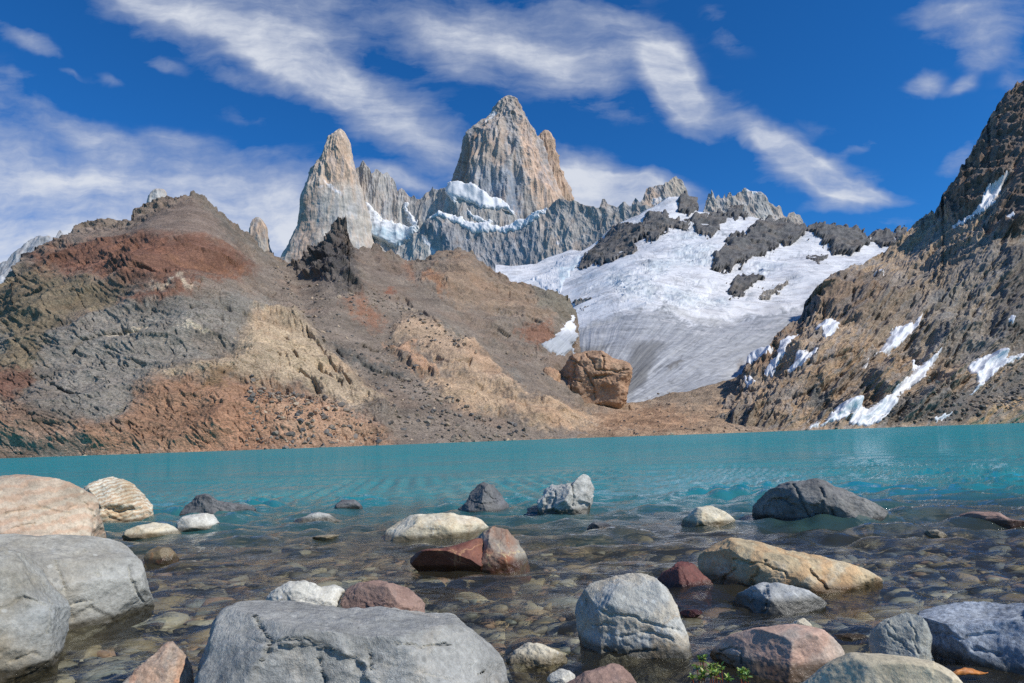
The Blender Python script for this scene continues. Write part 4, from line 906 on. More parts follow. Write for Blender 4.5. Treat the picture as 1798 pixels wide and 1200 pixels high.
# ------------------------------------------------------------------ lake bed
def bedz(x, y):
    r = np.maximum(y, -8)
    z = -.10 - .030 * np.clip(r, -8, 9) - .034 * np.clip(r - 9, 0, 80)
    return z + .05 * np.sin(x * 1.3 + y * .4) * np.sin(y * .9 - x * .3)
bx = np.linspace(-1, 1, 260); by = np.linspace(0, 1, 300)
gx, gy = np.meshgrid(np.sign(bx) * (np.abs(bx) ** 1.8) * 90, -7 + 90 * by ** 1.6)
Pb = np.stack([gx, gy, bedz(gx, gy)], -1); Pb[..., 2] += .035 * fbm(Pb.reshape(-1, 3) * 2.2, 4, .6, 701).reshape(gx.shape) * (gy < 20)
def bed_mat():
    N = NT('lake_bed_gravel')
    pos = N.n('ShaderNodeNewGeometry').outputs['Position']
    vo = N.n('ShaderNodeTexVoronoi', {'Vector': N.map(pos, (1, 1, .2)), 'Scale': 13.0, 'Randomness': 1.0})
    ed = N.n('ShaderNodeTexVoronoi', {'Vector': N.map(pos, (1, 1, .2)), 'Scale': 13.0}, feature='DISTANCE_TO_EDGE').outputs['Distance']
    sep = N.n('ShaderNodeSeparateColor', {0: vo.outputs['Color']}).outputs
    r = N.n('ShaderNodeValToRGB', {0: sep[0]}); e = r.color_ramp.elements
    e[0].color = S(86,80,62) + (1,); e[1].color = S(128,116,94) + (1,)
    for p, c in ((.25, S(112,96,68)), (.45, S(98,98,90)), (.62, S(130,102,72)), (.8, S(78,72,64))):
        x = e.new(p); x.color = c + (1,)
    n = N.noise(pos, 22, 6, .6); k = N.math('MULTIPLY', N.mr(n, .3, .7, 1.0, 1.7), N.mr(ed, 0, .12, .35, 1))
    col = N.mix(1.0, r.outputs[0], N.n('ShaderNodeCombineXYZ', {0: k, 1: k, 2: k}).outputs[0], 'MULTIPLY')
    bp = N.n('ShaderNodeBump', {'Strength': .6, 'Distance': .03, 'Height': N.math('ADD', N.mr(ed, 0, .3, 0, 1), N.math('MULTIPLY', n, .3))}).outputs[0]
    return N.done(N.n('ShaderNodeBsdfPrincipled', {'Base Color': col, 'Roughness': .7, 'Normal': bp}).outputs[0])
o = mesh_obj('lake_bed', Pb.reshape(-1, 3), grid_faces(*gx.shape), bed_mat()); tag(o, kind='structure')

def pebble_mat():
    N = NT('wet_pebble')
    pos = N.n('ShaderNodeNewGeometry').outputs['Position']
    col = N.n('ShaderNodeVertexColor', layer_name='Col').outputs[0]
    n = N.noise(pos, 40, 7, .65); k = N.mr(n, .3, .7, .72, 1.25)
    col = N.mix(1.0, col, N.n('ShaderNodeCombineXYZ', {0: k, 1: k, 2: k}).outputs[0], 'MULTIPLY')
    bp = N.n('ShaderNodeBump', {'Strength': .4, 'Distance': .01, 'Height': n}).outputs[0]
    return N.done(N.n('ShaderNodeBsdfPrincipled', {'Base Color': col, 'Roughness': .6, 'Normal': bp}).outputs[0])
def pebbles():
    rr = np.random.RandomState(12); V0, f = rock_base(16, 3, 2); Vs = []; Fs = []; Cs = []; k = 0
    pal = [S(112,100,78), S(122,113,94), S(102,101,94), S(128,110,84), S(90,84,72), S(120,96,76), S(136,128,110), S(106,94,68), S(114,108,96), S(96,97,90)]
    N_ = 9500
    iy = rr.uniform(1 / 15., 1 / 2.0, N_); y = 1 / iy; y = np.where(rr.rand(N_) < .45, rr.uniform(2.2, 9, N_), y); x = rr.uniform(-.98, .98, N_) * y * .86
    sz = .026 * (6.0) ** (rr.rand(N_) ** 1.9) * (1 + .05 * y)
    z = bedz(x, y)
    for i in range(N_):
        a = rr.uniform(0, 6.28); c, s2 = math.cos(a), math.sin(a)
        q = V0[rr.randint(16)] * np.array([1.25, 1, .62]) @ np.array([[c, s2, 0], [-s2, c, 0], [0, 0, 1]]) * sz[i] + (x[i], y[i], z[i] + sz[i] * .12)
        Vs.append(q); Fs.append(f + k); k += len(q); Cs.append(np.tile(np.array(pal[rr.randint(len(pal))]) * rr.uniform(1.0, 1.7), (len(q), 1)))
    o = mesh_obj('pebbles', np.concatenate(Vs), np.concatenate(Fs), pebble_mat(), np.concatenate(Cs), smooth=True)
    tag(o, kind='stuff')
pebbles()

# ------------------------------------------------------------------ water
def water():
    rr = np.random.RandomState(4)
    ny, nx = 760, 900
    t = np.linspace(0, 1, ny); iy = 1 / 1.3 * (1 - t) ** 1.0 + (1 / 650.) * t
    y = 1 / iy; a = np.linspace(-1.12, 1.12, nx)
    X = y[:, None] * a[None]; Yg = np.broadcast_to(y[:, None], X.shape)
    dy = np.gradient(y)[:, None]; dx = y[:, None] * (a[1] - a[0])
    Z = np.zeros_like(X)
    for i in range(58):
        lam = .09 * (1.15 / .09) ** rr.rand(); th = math.radians(rr.normal(96, 34)); k = 2 * math.pi / lam
        amp = .0098 * lam ** .9 * rr.uniform(.5, 1.3); ph = rr.uniform(0, 6.28)
        kx, ky = k * math.cos(th), k * math.sin(th)
        att = ss(lam / (2.6 * np.maximum(dy * abs(math.sin(th)) + dx * abs(math.cos(th)), 1e-4)), 1.0, 2.0)
        wx = .22 * lam * np.sin(X * 2.1 / lam * .4 + i) ; grow = np.clip(Yg / 7., .5, 3.4) if lam > .25 else np.clip(Yg / 7., .55, 1.7)
        Z += att * amp * grow * np.sin(kx * X + ky * (Yg + wx) + ph)
    for i in range(26):
        lam = 1.1 * (4.0 / 1.1) ** rr.rand(); th = math.radians(rr.normal(94, 26)); k = 2 * math.pi / lam
        amp = .0025 * lam ** .8 * rr.uniform(.5, 1.3); ph = rr.uniform(0, 6.28); kx, ky = k * math.cos(th), k * math.sin(th)
        att = ss(lam / (2.6 * np.maximum(dy * abs(math.sin(th)) + dx * abs(math.cos(th)), 1e-4)), 1.0, 2.0)
        Z += att * amp * ss(Yg, 7, 26) * np.sin(kx * X + ky * Yg + ph)
    Z *= .75 + .6 * ss(perlin(np.stack([X.ravel() * .3, Yg.ravel() * .22, X.ravel() * 0], 1), 9).reshape(X.shape), -.4, .5)
    P = np.stack([X, Yg, Z], -1)
    N = NT('lake_water')
    geo = N.n('ShaderNodeNewGeometry'); pos = geo.outputs['Position']
    sx = N.n('ShaderNodeSeparateXYZ', {0: pos}).outputs
    far = N.mr(sx[1], 6, 40, 0, 1)
    v = N.map(pos, (1, 1.9, 1))
    n1 = N.noise(v, 2.6, 5, .62, .4); n2 = N.noise(N.map(pos, (1, 2.0, 1)), 11, 3, .6, .3); n3 = N.noise(N.map(pos, (.12, .22, 1)), 1, 4, .6)
    gust = N.mr(n3, .35, .65, .6, 1.25)
    h = N.math('ADD', N.math('MULTIPLY', n1, N.mr(sx[1], 5, 30, .22, 1.1)), N.math('MULTIPLY', n2, N.mr(sx[1], 3, 14, .02, .12)))
    h = N.math('ADD', h, N.math('MULTIPLY', N.noise(N.map(pos, (.5, 1.1, 1)), 1, 3, .5, .3), N.mr(sx[1], 12, 60, 0, 5.0)))
    h = N.math('MULTIPLY', h, gust)
    bp = N.n('ShaderNodeBump', {'Strength': .9, 'Distance': .11, 'Height': h}).outputs[0]
    wob = N.noise(N.map(pos, (.35, .35, 1)), 1, 4, .6)
    edge = N.math('ADD', sx[1], N.math('MULTIPLY', N.math('SUBTRACT', wob, .5), 6.0))
    edge = N.math('ADD', edge, N.math('MULTIPLY', sx[0], .05))
    deep = N.mr(edge, 7.5, 18.0, 0, 1, 'SMOOTHSTEP')
    body = N.n('ShaderNodeBsdfDiffuse', {'Color': N.mix(N.mr(n3, .4, .62, 0, 1), (.014, .235, .26, 1), (.019, .28, .295, 1)), 'Normal': N.n('ShaderNodeBump', {'Strength': .8, 'Distance': .1, 'Height': h}).outputs[0]})
    tr = N.n('ShaderNodeBsdfTransparent', {'Color': (.95, .98, .95, 1)})
    base = N.n('ShaderNodeMixShader', {0: deep, 1: tr.outputs[0], 2: body.outputs[0]})
    silt = N.n('ShaderNodeBsdfDiffuse', {'Color': (.16, .15, .105, 1)})
    base = N.n('ShaderNodeMixShader', {0: deep, 1: N.n('ShaderNodeMixShader', {0: N.mr(sx[1], 3, 9, .06, .22), 1: tr.outputs[0], 2: silt.outputs[0]}).outputs[0], 2: body.outputs[0]})
    gl = N.n('ShaderNodeBsdfGlossy', {'Color': (1, 1, 1, 1), 'Roughness': N.mr(sx[1], 12, 120, .02, .13), 'Normal': bp})
    fr = N.n('ShaderNodeFresnel', {'IOR': 1.333, 'Normal': bp})
    fac = N.math('MULTIPLY', fr.outputs[0], N.mr(sx[1], 6, 60, 1.0, .62))
    sh = N.n('ShaderNodeMixShader', {0: fac, 1: base.outputs[0], 2: gl.outputs[0]})
    m = N.done(sh.outputs[0])
    o = mesh_obj('water', P.reshape(-1, 3), grid_faces(ny, nx), m); tag(o, kind='structure')
water()

# ------------------------------------------------------------------ boulders
def stone_mat(name, c1, c2, c3, fs=.16, veins=0.0, veinc=(.5, .48, .44), speck=0.0, band=None, rough=.75, wet=.06, bump=.7, patchf=.5):
    """c1 main, c2 secondary, c3 stain; band = (axis scale, strength) for layered stone"""
    N = NT(name)
    tc = N.n('ShaderNodeTexCoord').outputs['Object']; pos = N.n('ShaderNodeNewGeometry').outputs['Position']
    a = N.noise(tc, 1.0 / fs, 9, .66, .2); b = N.noise(tc, .34 / fs, 5, .6, .4); c = N.noise(tc, 7.0 / fs, 6, .75); d = N.noise(tc, .8 / fs, 6, .7, .8)
    col = N.mix(N.mr(b, .38, .62, 0, 1, 'SMOOTHSTEP'), c1 + (1,), c2 + (1,))
    col = N.mix(N.mr(d, .5, .66, 0, patchf, 'SMOOTHSTEP'), col, c3 + (1,))
    if band:
        mp = N.map(tc, (1, 1, 1), band[2] if len(band) > 2 else (.25, .3, 0))
        wv = N.n('ShaderNodeTexWave', {'Vector': mp, 'Scale': band[0], 'Distortion': 9.0, 'Detail': 6, 'Detail Scale': 1.4, 'Detail Roughness': .65}, bands_direction='Z').outputs[1]
        col = N.mix(N.mr(wv, .35, .85, 0, band[1]), col, (band[3] if len(band) > 3 else c3) + (1,))
    k = N.math('MULTIPLY', N.mr(a, .3, .7, .66, 1.3), N.mr(c, .3, .7, 1 - .2 - speck, 1 + .2 + speck))
    e = N.noise(tc, 22.0 / fs, 4, .8); k = N.math('MULTIPLY', k, N.mr(e, .3, .7, .8, 1.2))
    col = N.mix(1.0, col, N.n('ShaderNodeCombineXYZ', {0: k, 1: k, 2: k}).outputs[0], 'MULTIPLY')
    sp = N.n('ShaderNodeTexVoronoi', {'Vector': tc, 'Scale': 5.5 / fs}, feature='F1').outputs; sz = N.n('ShaderNodeSeparateColor', {0: sp['Color']}).outputs
    spm = N.math('MULTIPLY', N.mr(sp['Distance'], .18, .30, 1, 0), N.mr(sz[0], .72, .8, 0, .55))
    col = N.mix(spm, col, N.mix(N.mr(sz[1], .4, .6, 0, 1), tuple(x * .45 for x in c1) + (1,), tuple(min(.8, x * 1.5) for x in c1) + (1,)))
    if veins:
        vd = N.n('ShaderNodeMix', {0: .12, 6: tc, 7: N.n('ShaderNodeTexNoise', {'Vector': tc, 'Scale': 2.2 / fs, 'Detail': 4}).outputs[1]}, data_type='RGBA').outputs[2]
        vo = N.n('ShaderNodeTexVoronoi', {'Vector': vd, 'Scale': .55 / fs}, feature='DISTANCE_TO_EDGE').outputs['Distance']
        vm_ = N.math('MULTIPLY', N.mr(vo, 0, .022, veins, 0), N.mr(a, .42, .58, 0, 1))
        col = N.mix(vm_, col, veinc + (1,))
    # damp, algae-dark stone just above the waterline
    z = N.n('ShaderNodeSeparateXYZ', {0: pos}).outputs[2]
    zz = N.math('ADD', z, N.math('MULTIPLY', N.math('SUBTRACT', a, .5), -.05))
    w = N.mr(zz, wet * .6, wet * 1.5, 1, 0, 'SMOOTHSTEP')
    col = N.mix(w, col, N.mix(1.0, col, (.30, .28, .24, 1), 'MULTIPLY'))
    h = N.math('ADD', N.math('MULTIPLY', a, .9), N.math('MULTIPLY', c, .22))
    bp = N.n('ShaderNodeBump', {'Strength': bump, 'Distance': fs * .22, 'Height': h}).outputs[0]
    bs = N.n('ShaderNodeBsdfPrincipled', {'Base Color': col, 'Roughness': N.mr(w, 0, 1, rough, .25), 'Specular IOR Level': .35, 'Normal': bp})
    return N.done(bs.outputs[0])
def water_Y(px, py, z=0.0):
    d = rays(px, py); t = (z - CAMH) / d[2]; return float(t * d[1])
def star_radius(poly, n=720):
    poly = np.asarray(poly, float); th = np.linspace(-np.pi, np.pi, n, endpoint=False); R = np.zeros(n)
    dx, dy = np.cos(th), np.sin(th)
    for i in range(len(poly)):
        a = poly[i]; b = poly[(i + 1) % len(poly)]; e = b - a
        den = dx * e[1] - dy * e[0]; den = np.where(np.abs(den) < 1e-12, 1e-12, den)
        t = (a[0] * e[1] - a[1] * e[0]) / den; u = (a[0] * dy - a[1] * dx) / den
        R = np.maximum(R, np.where((t > 0) & (u >= -1e-6) & (u <= 1 + 1e-6), t, 0))
    return th, R
CUTS = {
 'largest blue grey boulder in the foreground centre': ([[(443,1080),(455,1097),(468,1112),(480,1128)], [(470,1130),(500,1122),(540,1125),(575,1135),(605,1152)], [(480,1128),(466,1146),(455,1168)], [(560,1160),(566,1180),(572,1210)], [(690,1130),(740,1135),(790,1131)], [(842,1184),(868,1162),(898,1150)], [(640,1130),(655,1150),(650,1180)], [(845,1100),(860,1130),(868,1165)]],
   [[(470,1134),(540,1128),(600,1146),(640,1165),(650,1240),(425,1240),(452,1172)], [(858,1110),(880,1130),(892,1170),(875,1180),(862,1140)]], .05, 1.9),
 'big upright pale grey boulder with ochre streaks': ([[(1026,1040),(1030,1075),(1022,1115),(1026,1160)], [(1048,1068),(1075,1080),(1120,1086),(1160,1100),(1198,1108)], [(1042,1096),(1062,1092),(1082,1098)], [(1090,1120),(1130,1110),(1180,1125)], [(1060,1140),(1090,1150),(1150,1140)]], [[(1005,1050),(1022,1046),(1024,1100),(1018,1150),(1005,1140)]], .05, 2.2),
 'large dark grey whaleback boulder out in the lake': ([[(1393,850),(1408,880),(1424,920)], [(1440,858),(1452,885),(1468,922)], [(1350,880),(1375,876),(1395,890)]], [[(1340,884),(1392,872),(1404,922),(1336,924)], [(1426,890),(1446,880),(1466,922),(1430,924)]], .08, 2.4),
 'long yellow ochre boulder sloping down to the right': ([[(1262,1046),(1274,1012),(1292,1000)], [(1318,1024),(1332,1002),(1346,984)], [(1290,985),(1340,990),(1380,1010)], [(1420,1000),(1450,1030)]], [[(1236,1004),(1272,996),(1262,1048),(1238,1046)]], .08, 2.4),
 'large grey boulder with rounded top below the pinkish tan one': ([[(96,985),(112,1035),(126,1092)], [(128,1062),(150,1054)], [(150,1114),(178,1102),(202,1092)], [(150,970),(170,1000),(172,1015)], [(225,1000),(240,1040),(262,1075)], [(160,1050),(162,1066)]], [[(122,1085),(150,1066),(200,1080),(206,1094),(150,1118),(120,1135)]], .035, 2.2),
 'mottled grey boulder in the bottom left corner': ([[(28,966),(60,1004),(100,1022)], [(0,1070),(40,1050),(80,1060)], [(20,1160),(60,1150),(100,1160)], [(70,1010),(88,1060),(84,1110)]], [[(70,975),(122,1000),(124,1060),(104,1040),(90,1004)]], .04, 2.6),
 'large pinkish tan boulder, farthest back at the left edge': ([[(0,905),(60,892),(122,902)], [(108,930),(122,892),(130,885)], [(20,928),(60,922)], [(150,880),(164,905),(168,940)]], [], .03, 1.8),
 'banded white and brown boulder beside the pinkish tan one': ([[(178,893),(212,899),(250,892)], [(181,898),(198,910),(214,914)]], [[(180,894),(232,890),(240,902),(205,912),(186,903)]], .09, 1.6),
 'smooth pink grey boulder beside the green water plants': ([[(1262,1140),(1284,1136),(1300,1142),(1302,1162)]], [[(1248,1156),(1262,1146),(1290,1160),(1300,1200),(1240,1200)]], .08, 2.2),
 'pointed greenish grey rock leaning on the blue black block': ([[(1556,1112),(1580,1128),(1602,1146)], [(1592,1090),(1606,1110),(1612,1150)], [(1560,1092),(1575,1108)]], [[(1600,1080),(1640,1090),(1640,1165),(1612,1160),(1604,1110)]], .05, 2.0),
 'big blue black granite block at the right edge': ([[(1640,1110),(1690,1120),(1740,1112)], [(1710,1140),(1760,1150)], [(1650,1150),(1700,1180)]], [], .04, 2.6),
 'pale grey angular rock in front of the yellow boulder': ([[(1345,1028),(1350,1050),(1342,1075)]], [[(1322,1034),(1344,1028),(1350,1060),(1318,1066)]], .09, 1.8),
 'dark pyramid shaped rock far out behind the flat tan boulder': ([[(846,856),(862,872),(880,880)], [(830,880),(850,886),(875,884)]], [], .07, 1.6),
 'large rounded orange tan rock dome standing against the grey glacier snout': ([[(1004,632),(1026,650),(1040,672),(1044,700)], [(1034,622),(1046,646),(1086,652),(1104,648)], [(990,664),(1022,668)], [(1012,640),(1000,690)], [(1058,626),(1064,650)], [(1044,662),(1070,658)], [(1020,626),(1016,645)]], [[(1040,654),(1104,654),(1080,672),(1046,668)]], .09, 1.8),
 'pale speckled rock with a pointed right peak': ([[(1002,852),(1006,875),(1014,900)], [(975,870),(968,900)]], [[(1012,884),(1036,880),(1044,902),(1012,904)], [(958,876),(972,872),(974,900),(950,902)]], .12, 1.6),
}
def rock(label, outline, mat, base=None, Y=None, depth=.45, sub=6, p=2.6, facets=(), rnd=4, seed=1, rough=.03, crackle=.0, ext=.35, group='boulders standing in the shallows', cat='boulder', name='boulder', tipcol=None, dig=0, lean=0.0, flat=.0):
    o_ = np.array(outline, float)
    W = o_[:, 0].max() - o_[:, 0].min(); H = o_[:, 1].max() - o_[:, 1].min()
    if Y is None:
        bx_, by_ = base; Yf = water_Y(bx_, by_); s_ = Yf / FOC; Y = Yf + depth * W * s_ * .62
    yb = o_[:, 1].max(); low = o_[:, 1] > yb - .22 * H
    o_[low, 1] += ext * H
    cxp = (o_[:, 0].max() + o_[:, 0].min()) / 2; cyp = o_[:, 1].min() * .5 + o_[:, 1].max() * .5
    Cn = pt(cxp, cyp, Y); e3 = CAM - Cn; e3 /= np.linalg.norm(e3)
    e1 = cr - e3 * (cr @ e3); e1 /= np.linalg.norm(e1); e2 = np.cross(e3, e1)
    d = rays(o_[:, 0], o_[:, 1]); t = ((Cn - CAM) @ e3) / (d @ e3); Q = CAM + d * t[:, None] - Cn
    poly = np.stack([Q @ e1, Q @ e2], 1)
    th, Rr = star_radius(poly)
    kk = 9; Rr = np.convolve(np.pad(Rr, kk, mode='wrap'), np.ones(2 * kk + 1) / (2 * kk + 1), 'valid')
    hw = (poly[:, 0].max() - poly[:, 0].min()) / 2; hh = (poly[:, 1].max() - poly[:, 1].min()) / 2
    D = depth * hw * 2 * .5 if depth > 0 else hh
    D = depth * hw
    v, f = ico(sub); u = v * np.array([hw, hh, D]); u /= np.linalg.norm(u, axis=1)[:, None]
    rho = np.hypot(u[:, 0], u[:, 1]); ang = np.arctan2(u[:, 1], u[:, 0])
    Ra = np.interp(ang, np.append(th, np.pi), np.append(Rr, Rr[0]))
    r = ((rho / np.maximum(Ra, 1e-6)) ** p + (np.abs(u[:, 2]) / D) ** p) ** (-1 / p)
    L = u * r[:, None]
    sc = (hw + hh) / 2; rr = np.random.RandomState(seed)
    fl = [tuple(q) for q in facets]
    for _ in range(rnd + 5):
        q = rr.normal(size=3); q[2] = abs(q[2]) * 1.2 + .3; fl.append((q[0], q[1], q[2], rr.uniform(.75, .91)))
    for (a, b, c, h) in fl:
        nv = np.array([a, b, c], float); nv /= np.linalg.norm(nv); s_ = L @ nv; lim = h * s_.max(); e = s_ - lim
        soft = .014 * sc; over = np.where(e > soft, e - soft * .5, np.where(e > -soft, (e + soft) ** 2 / (4 * soft), 0) * .5)
        L = L - nv * np.maximum(over, 0)[:, None]
    n = L / np.linalg.norm(L, axis=1)[:, None]
    q = L / sc + seed * 3.1
    q1 = q @ np.array([[.9, .3, 0], [-.3, .9, .2], [0, -.2, 1]])
    disp = rough * 1.25 * (1.2 * fbm(q * 1.4, 2, .5, seed) + 2.6 * facet(q1 * 1.9, seed + 5, .8)[:, 0] + .8 * facet(q1 * np.array([4, 6, 4.]), seed + 6, .7)[:, 0] + .4 * facet(q * 13, seed + 7, .7)[:, 0] + .42 * fbm(q * 8, 4, .62, seed + 8))
    if crackle:
        fq = facet(q1 * np.array([1.5, 2.6, 1.8]) + .3 * fbm(q * 3, 3, .5, seed + 31)[:, None], seed + 11, .9)
        disp += crackle * .9 * fq[:, 1] * ss(perlin(q * 1.3, seed + 12), -.35, .2)
        lay = np.abs(perlin(q1 * np.array([.9, 4.2, .9]) + .2, seed + 14)); disp -= crackle * .5 * np.clip(1 - lay * 22, 0, 1) * ss(perlin(q * 1.9, seed + 15), .05, .3)
    L = L + n * (disp * sc)[:, None]
    lo, hi = L[:, 0].min(), L[:, 0].max(); plo, phi = poly[:, 0].min(), poly[:, 0].max()
    L[:, 0] = plo + (L[:, 0] - lo) * (phi - plo) / (hi - lo)
    tlo, thi, pthi = L[:, 1].min(), L[:, 1].max(), poly[:, 1].max(); L[:, 1] = tlo + (L[:, 1] - tlo) * (pthi - tlo) / (thi - tlo)
    Wd = Cn + L[:, :1] * e1 + L[:, 1:2] * e2 + L[:, 2:] * e3
    if label in CUTS:                                        # fractures and broken ledges on the near face
        kx, ky = proj(Wd); front = ss(L[:, 2], 0, .15 * D)
        lines, recess, dep_, wd_ = CUTS[label]
        g = grooves(kx, ky, lines, wd_, seed) * ss(perlin(q * 3, seed + 3), -.7, -.1)
        wx_, wy_ = warp2(kx, ky, 7, 24, seed + 2)
        for pz in recess: g = g + .9 * ss(poly_sd(wx_, wy_, pz), -2, 5) * (1 + .5 * facet(q * 5, seed + 9)[:, 0])
        Wd = Wd - e3 * (g * front * dep_ * sc)[:, None]
    o = mesh_obj(name, Wd, f, mat, loc=Cn)
    return tag(o, label, cat, group)
def sc(*c): return S(*c, 1.22)
m_pink = stone_mat('pinkish_tan_stone', sc(180,164,144), sc(174,154,136), sc(168,158,142), .5, .5, sc(160,134,108), band=(2.2, .45, (.2, .5, 0), sc(176,138,112)), bump=.5)
m_band = stone_mat('banded_white_stone', sc(206,198,180), sc(190,172,144), sc(170,134,98), .3, .0, band=(4.5, .7, (.3, .5, 0), sc(166,132,100)), bump=.8)
m_grey = stone_mat('grey_brown_stone', sc(158,156,149), sc(146,138,124), sc(176,175,170), .4, .25, sc(190,188,182), speck=.06, bump=.6, patchf=.55)
m_greyb = stone_mat('mottled_grey_stone', sc(146,146,142), sc(140,130,112), sc(122,104,76), .35, .1, sc(190,188,182), speck=.08, bump=.6, patchf=.45)
m_big = stone_mat('blue_grey_stone', sc(152,150,145), sc(134,134,132), sc(176,166,152), .34, .35, sc(186,180,170), speck=.1, bump=.9, patchf=.6)
m_white = stone_mat('white_stone', sc(198,194,184), sc(184,178,166), sc(166,160,150), .18, .2, speck=.05)
m_cream = stone_mat('cream_stone', sc(206,196,176), sc(192,178,150), sc(176,150,120), .22, .4, sc(166,140,108))
m_dark = stone_mat('dark_grey_stone', sc(98,98,100), sc(112,110,108), sc(84,82,82), .22, .2, sc(130,128,126), speck=.12, bump=1.0)
m_darkb = stone_mat('charcoal_stone', sc(108,107,106), sc(124,121,116), sc(90,88,88), .34, .2, sc(146,142,136), speck=.12, bump=.8)
m_pale = stone_mat('speckled_pale_stone', sc(176,174,168), sc(160,158,152), sc(130,124,112), .2, .0, speck=.22, wet=.09)
m_red = stone_mat('rusty_red_stone', sc(118,76,62), sc(104,64,54), sc(146,98,74), .22, .6, sc(196,150,110), wet=.05, rough=.55)
m_redb = stone_mat('dark_red_stone', sc(118,74,66), sc(104,64,58), sc(140,94,80), .15, .1, speck=.1, wet=.06, rough=.6)
m_redt = stone_mat('dusty_red_stone', sc(150,124,112), sc(136,106,94), sc(128,118,112), .25, .2, sc(180,150,130), bump=.7)
m_yel = stone_mat('yellow_ochre_stone', sc(186,168,136), sc(180,152,116), sc(188,180,162), .3, .2, sc(150,150,146), band=(1.6, .4, (.1, .9, 0), sc(198,150,100)), bump=.7)
m_lime = stone_mat('pale_grey_stone', sc(182,180,172), sc(170,168,162), sc(186,170,142), .3, .5, sc(168,140,102), band=(1.5, .3, (.3, .3, 0), sc(184,160,122)), bump=.8)
m_pinkr = stone_mat('smooth_pink_stone', sc(172,158,146), sc(174,148,132), sc(158,152,144), .3, .0, band=(1.2, .35, (.2, .3, 0), sc(192,140,116)), bump=.4)
m_tan = stone_mat('smooth_tan_stone', sc(192,178,150), sc(180,168,148), sc(160,152,136), .3, .3, sc(150,132,106), bump=.35)
m_tip = stone_mat('layered_grey_stone', sc(158,156,146), sc(146,148,144), sc(172,160,132), .22, .4, sc(110,104,94), bump=.8)
m_blue = stone_mat('blue_black_granite', sc(158,163,170), sc(112,118,128), sc(190,194,200), .2, .0, speck=.42, bump=.6, patchf=.3)
m_gran = stone_mat('orange_speckled_granite', sc(170,138,116), sc(150,140,128), sc(186,120,84), .12, .0, speck=.3, bump=.6)
m_wet = stone_mat('wet_brown_stone', sc(120,104,78), sc(104,92,70), sc(150,92,50), .12, .0, speck=.1, wet=.06, rough=.35)

rock('large pinkish tan boulder, farthest back at the left edge', [(-110,860),(-40,842),(0,837),(47,836),(95,841),(123,848),(136,860),(152,871),(165,896),(177,925),(183,950),(182,985),(0,1010),(-120,1000),(-140,920)], m_pink, Y=8.6, depth=.7, sub=7, p=3.2, seed=11, rough=.025, rnd=3, facets=[(.75,.25,.6,.86)], ext=.2)
rock('banded white and brown boulder beside the pinkish tan one', [(141,861),(155,848),(171,841),(190,837),(206,840),(222,852),(241,871),(256,886),(269,904),(274,920),(253,927),(222,932),(190,935),(165,935),(150,905),(143,880)], m_band, base=(215,922), depth=.7, seed=12, rough=.045, crackle=.05, facets=[(.2,-.35,.9,.78)])
rock('large grey boulder with rounded top below the pinkish tan one', [(-120,950),(-60,944),(0,940),(63,938),(111,940),(196,939),(215,945),(234,962),(250,985),(258,1010),(264,1042),(273,1054),(275,1067),(264,1089),(222,1102),(158,1120),(117,1140),(60,1160),(-100,1160)], m_grey, Y=5.15, depth=.5, sub=7, p=3.4, seed=13, rough=.02, crackle=.02, rnd=3, facets=[(.12,.55,.8,.9),(.8,.1,.6,.86)], ext=.12)
rock('mottled grey boulder in the bottom left corner', [(-180,965),(-60,957),(0,960),(32,964),(73,978),(104,1010),(117,1042),(122,1080),(122,1114),(116,1137),(111,1159),(95,1175),(63,1187),(25,1200),(-120,1225),(-190,1100)], m_greyb, Y=4.15, depth=.55, sub=7, p=2.8, seed=14, rough=.028, rnd=3, facets=[(.5,.5,.7,.86),(.4,-.1,.9,.9)], ext=.1)
rock('low rounded cream rock left of the white block', [(212,942),(222,931),(241,923),(256,921),(269,917),(294,920),(313,929),(320,939),(310,946),(260,949),(222,948)], m_cream, base=(265,947), depth=.6, sub=5, seed=15, p=2.4)
rock('angular white block in front of the long grey rock', [(309,920),(320,907),(342,902),(364,901),(377,904),(385,918),(387,931),(348,934),(320,935),(311,929)], m_white, base=(350,934), depth=.7, sub=5, p=3.6, seed=16, facets=[(0,.9,.5,.86)])
rock('long grey rock with tapering right end behind the white block', [(310,899),(317,885),(329,880),(336,871),(347,867),(361,872),(377,882),(405,885),(440,891),(456,903),(437,908),(396,911),(348,909),(313,907)], m_dark, base=(390,909), depth=.45, sub=6, seed=17, rough=.05, facets=[(-.7,.2,.7,.75),(.3,.5,.8,.8)])
rock('small wet stone with an orange spot right of the grey boulder', [(252,981),(263,967),(279,959),(294,961),(309,970),(315,983),(304,992),(285,994),(260,991)], m_wet, base=(280,993), depth=.8, sub=5, seed=18, facets=[(-.6,.1,.8,.7)])
rock('triangular orange speckled granite at the bottom edge', [(200,1215),(225,1190),(247,1170),(277,1139),(290,1126),(305,1128),(323,1149),(330,1165),(345,1230),(320,1270),(200,1270)], m_gran, Y=3.3, depth=.7, sub=6, p=2.6, seed=19, rough=.035, facets=[(-.5,.55,.65,.8)], ext=.1)
rock('largest blue grey boulder in the foreground centre', [(322,1180),(328,1154),(344,1137),(369,1113),(403,1085),(426,1065),(449,1052),(469,1048),(520,1047),(564,1049),(610,1052),(653,1055),(705,1058),(745,1061),(781,1065),(820,1068),(845,1085),(871,1112),(884,1148),(899,1177),(905,1230),(880,1330),(600,1370),(400,1340),(330,1260)], m_big, Y=3.28, depth=.36, sub=7, p=4.2, seed=20, rough=.022, crackle=.045, rnd=2, facets=[(.03,.95,.31,.66),(-.62,.35,.75,.74),(.7,.2,.7,.84),(.1,-.05,1,.93)], ext=0)
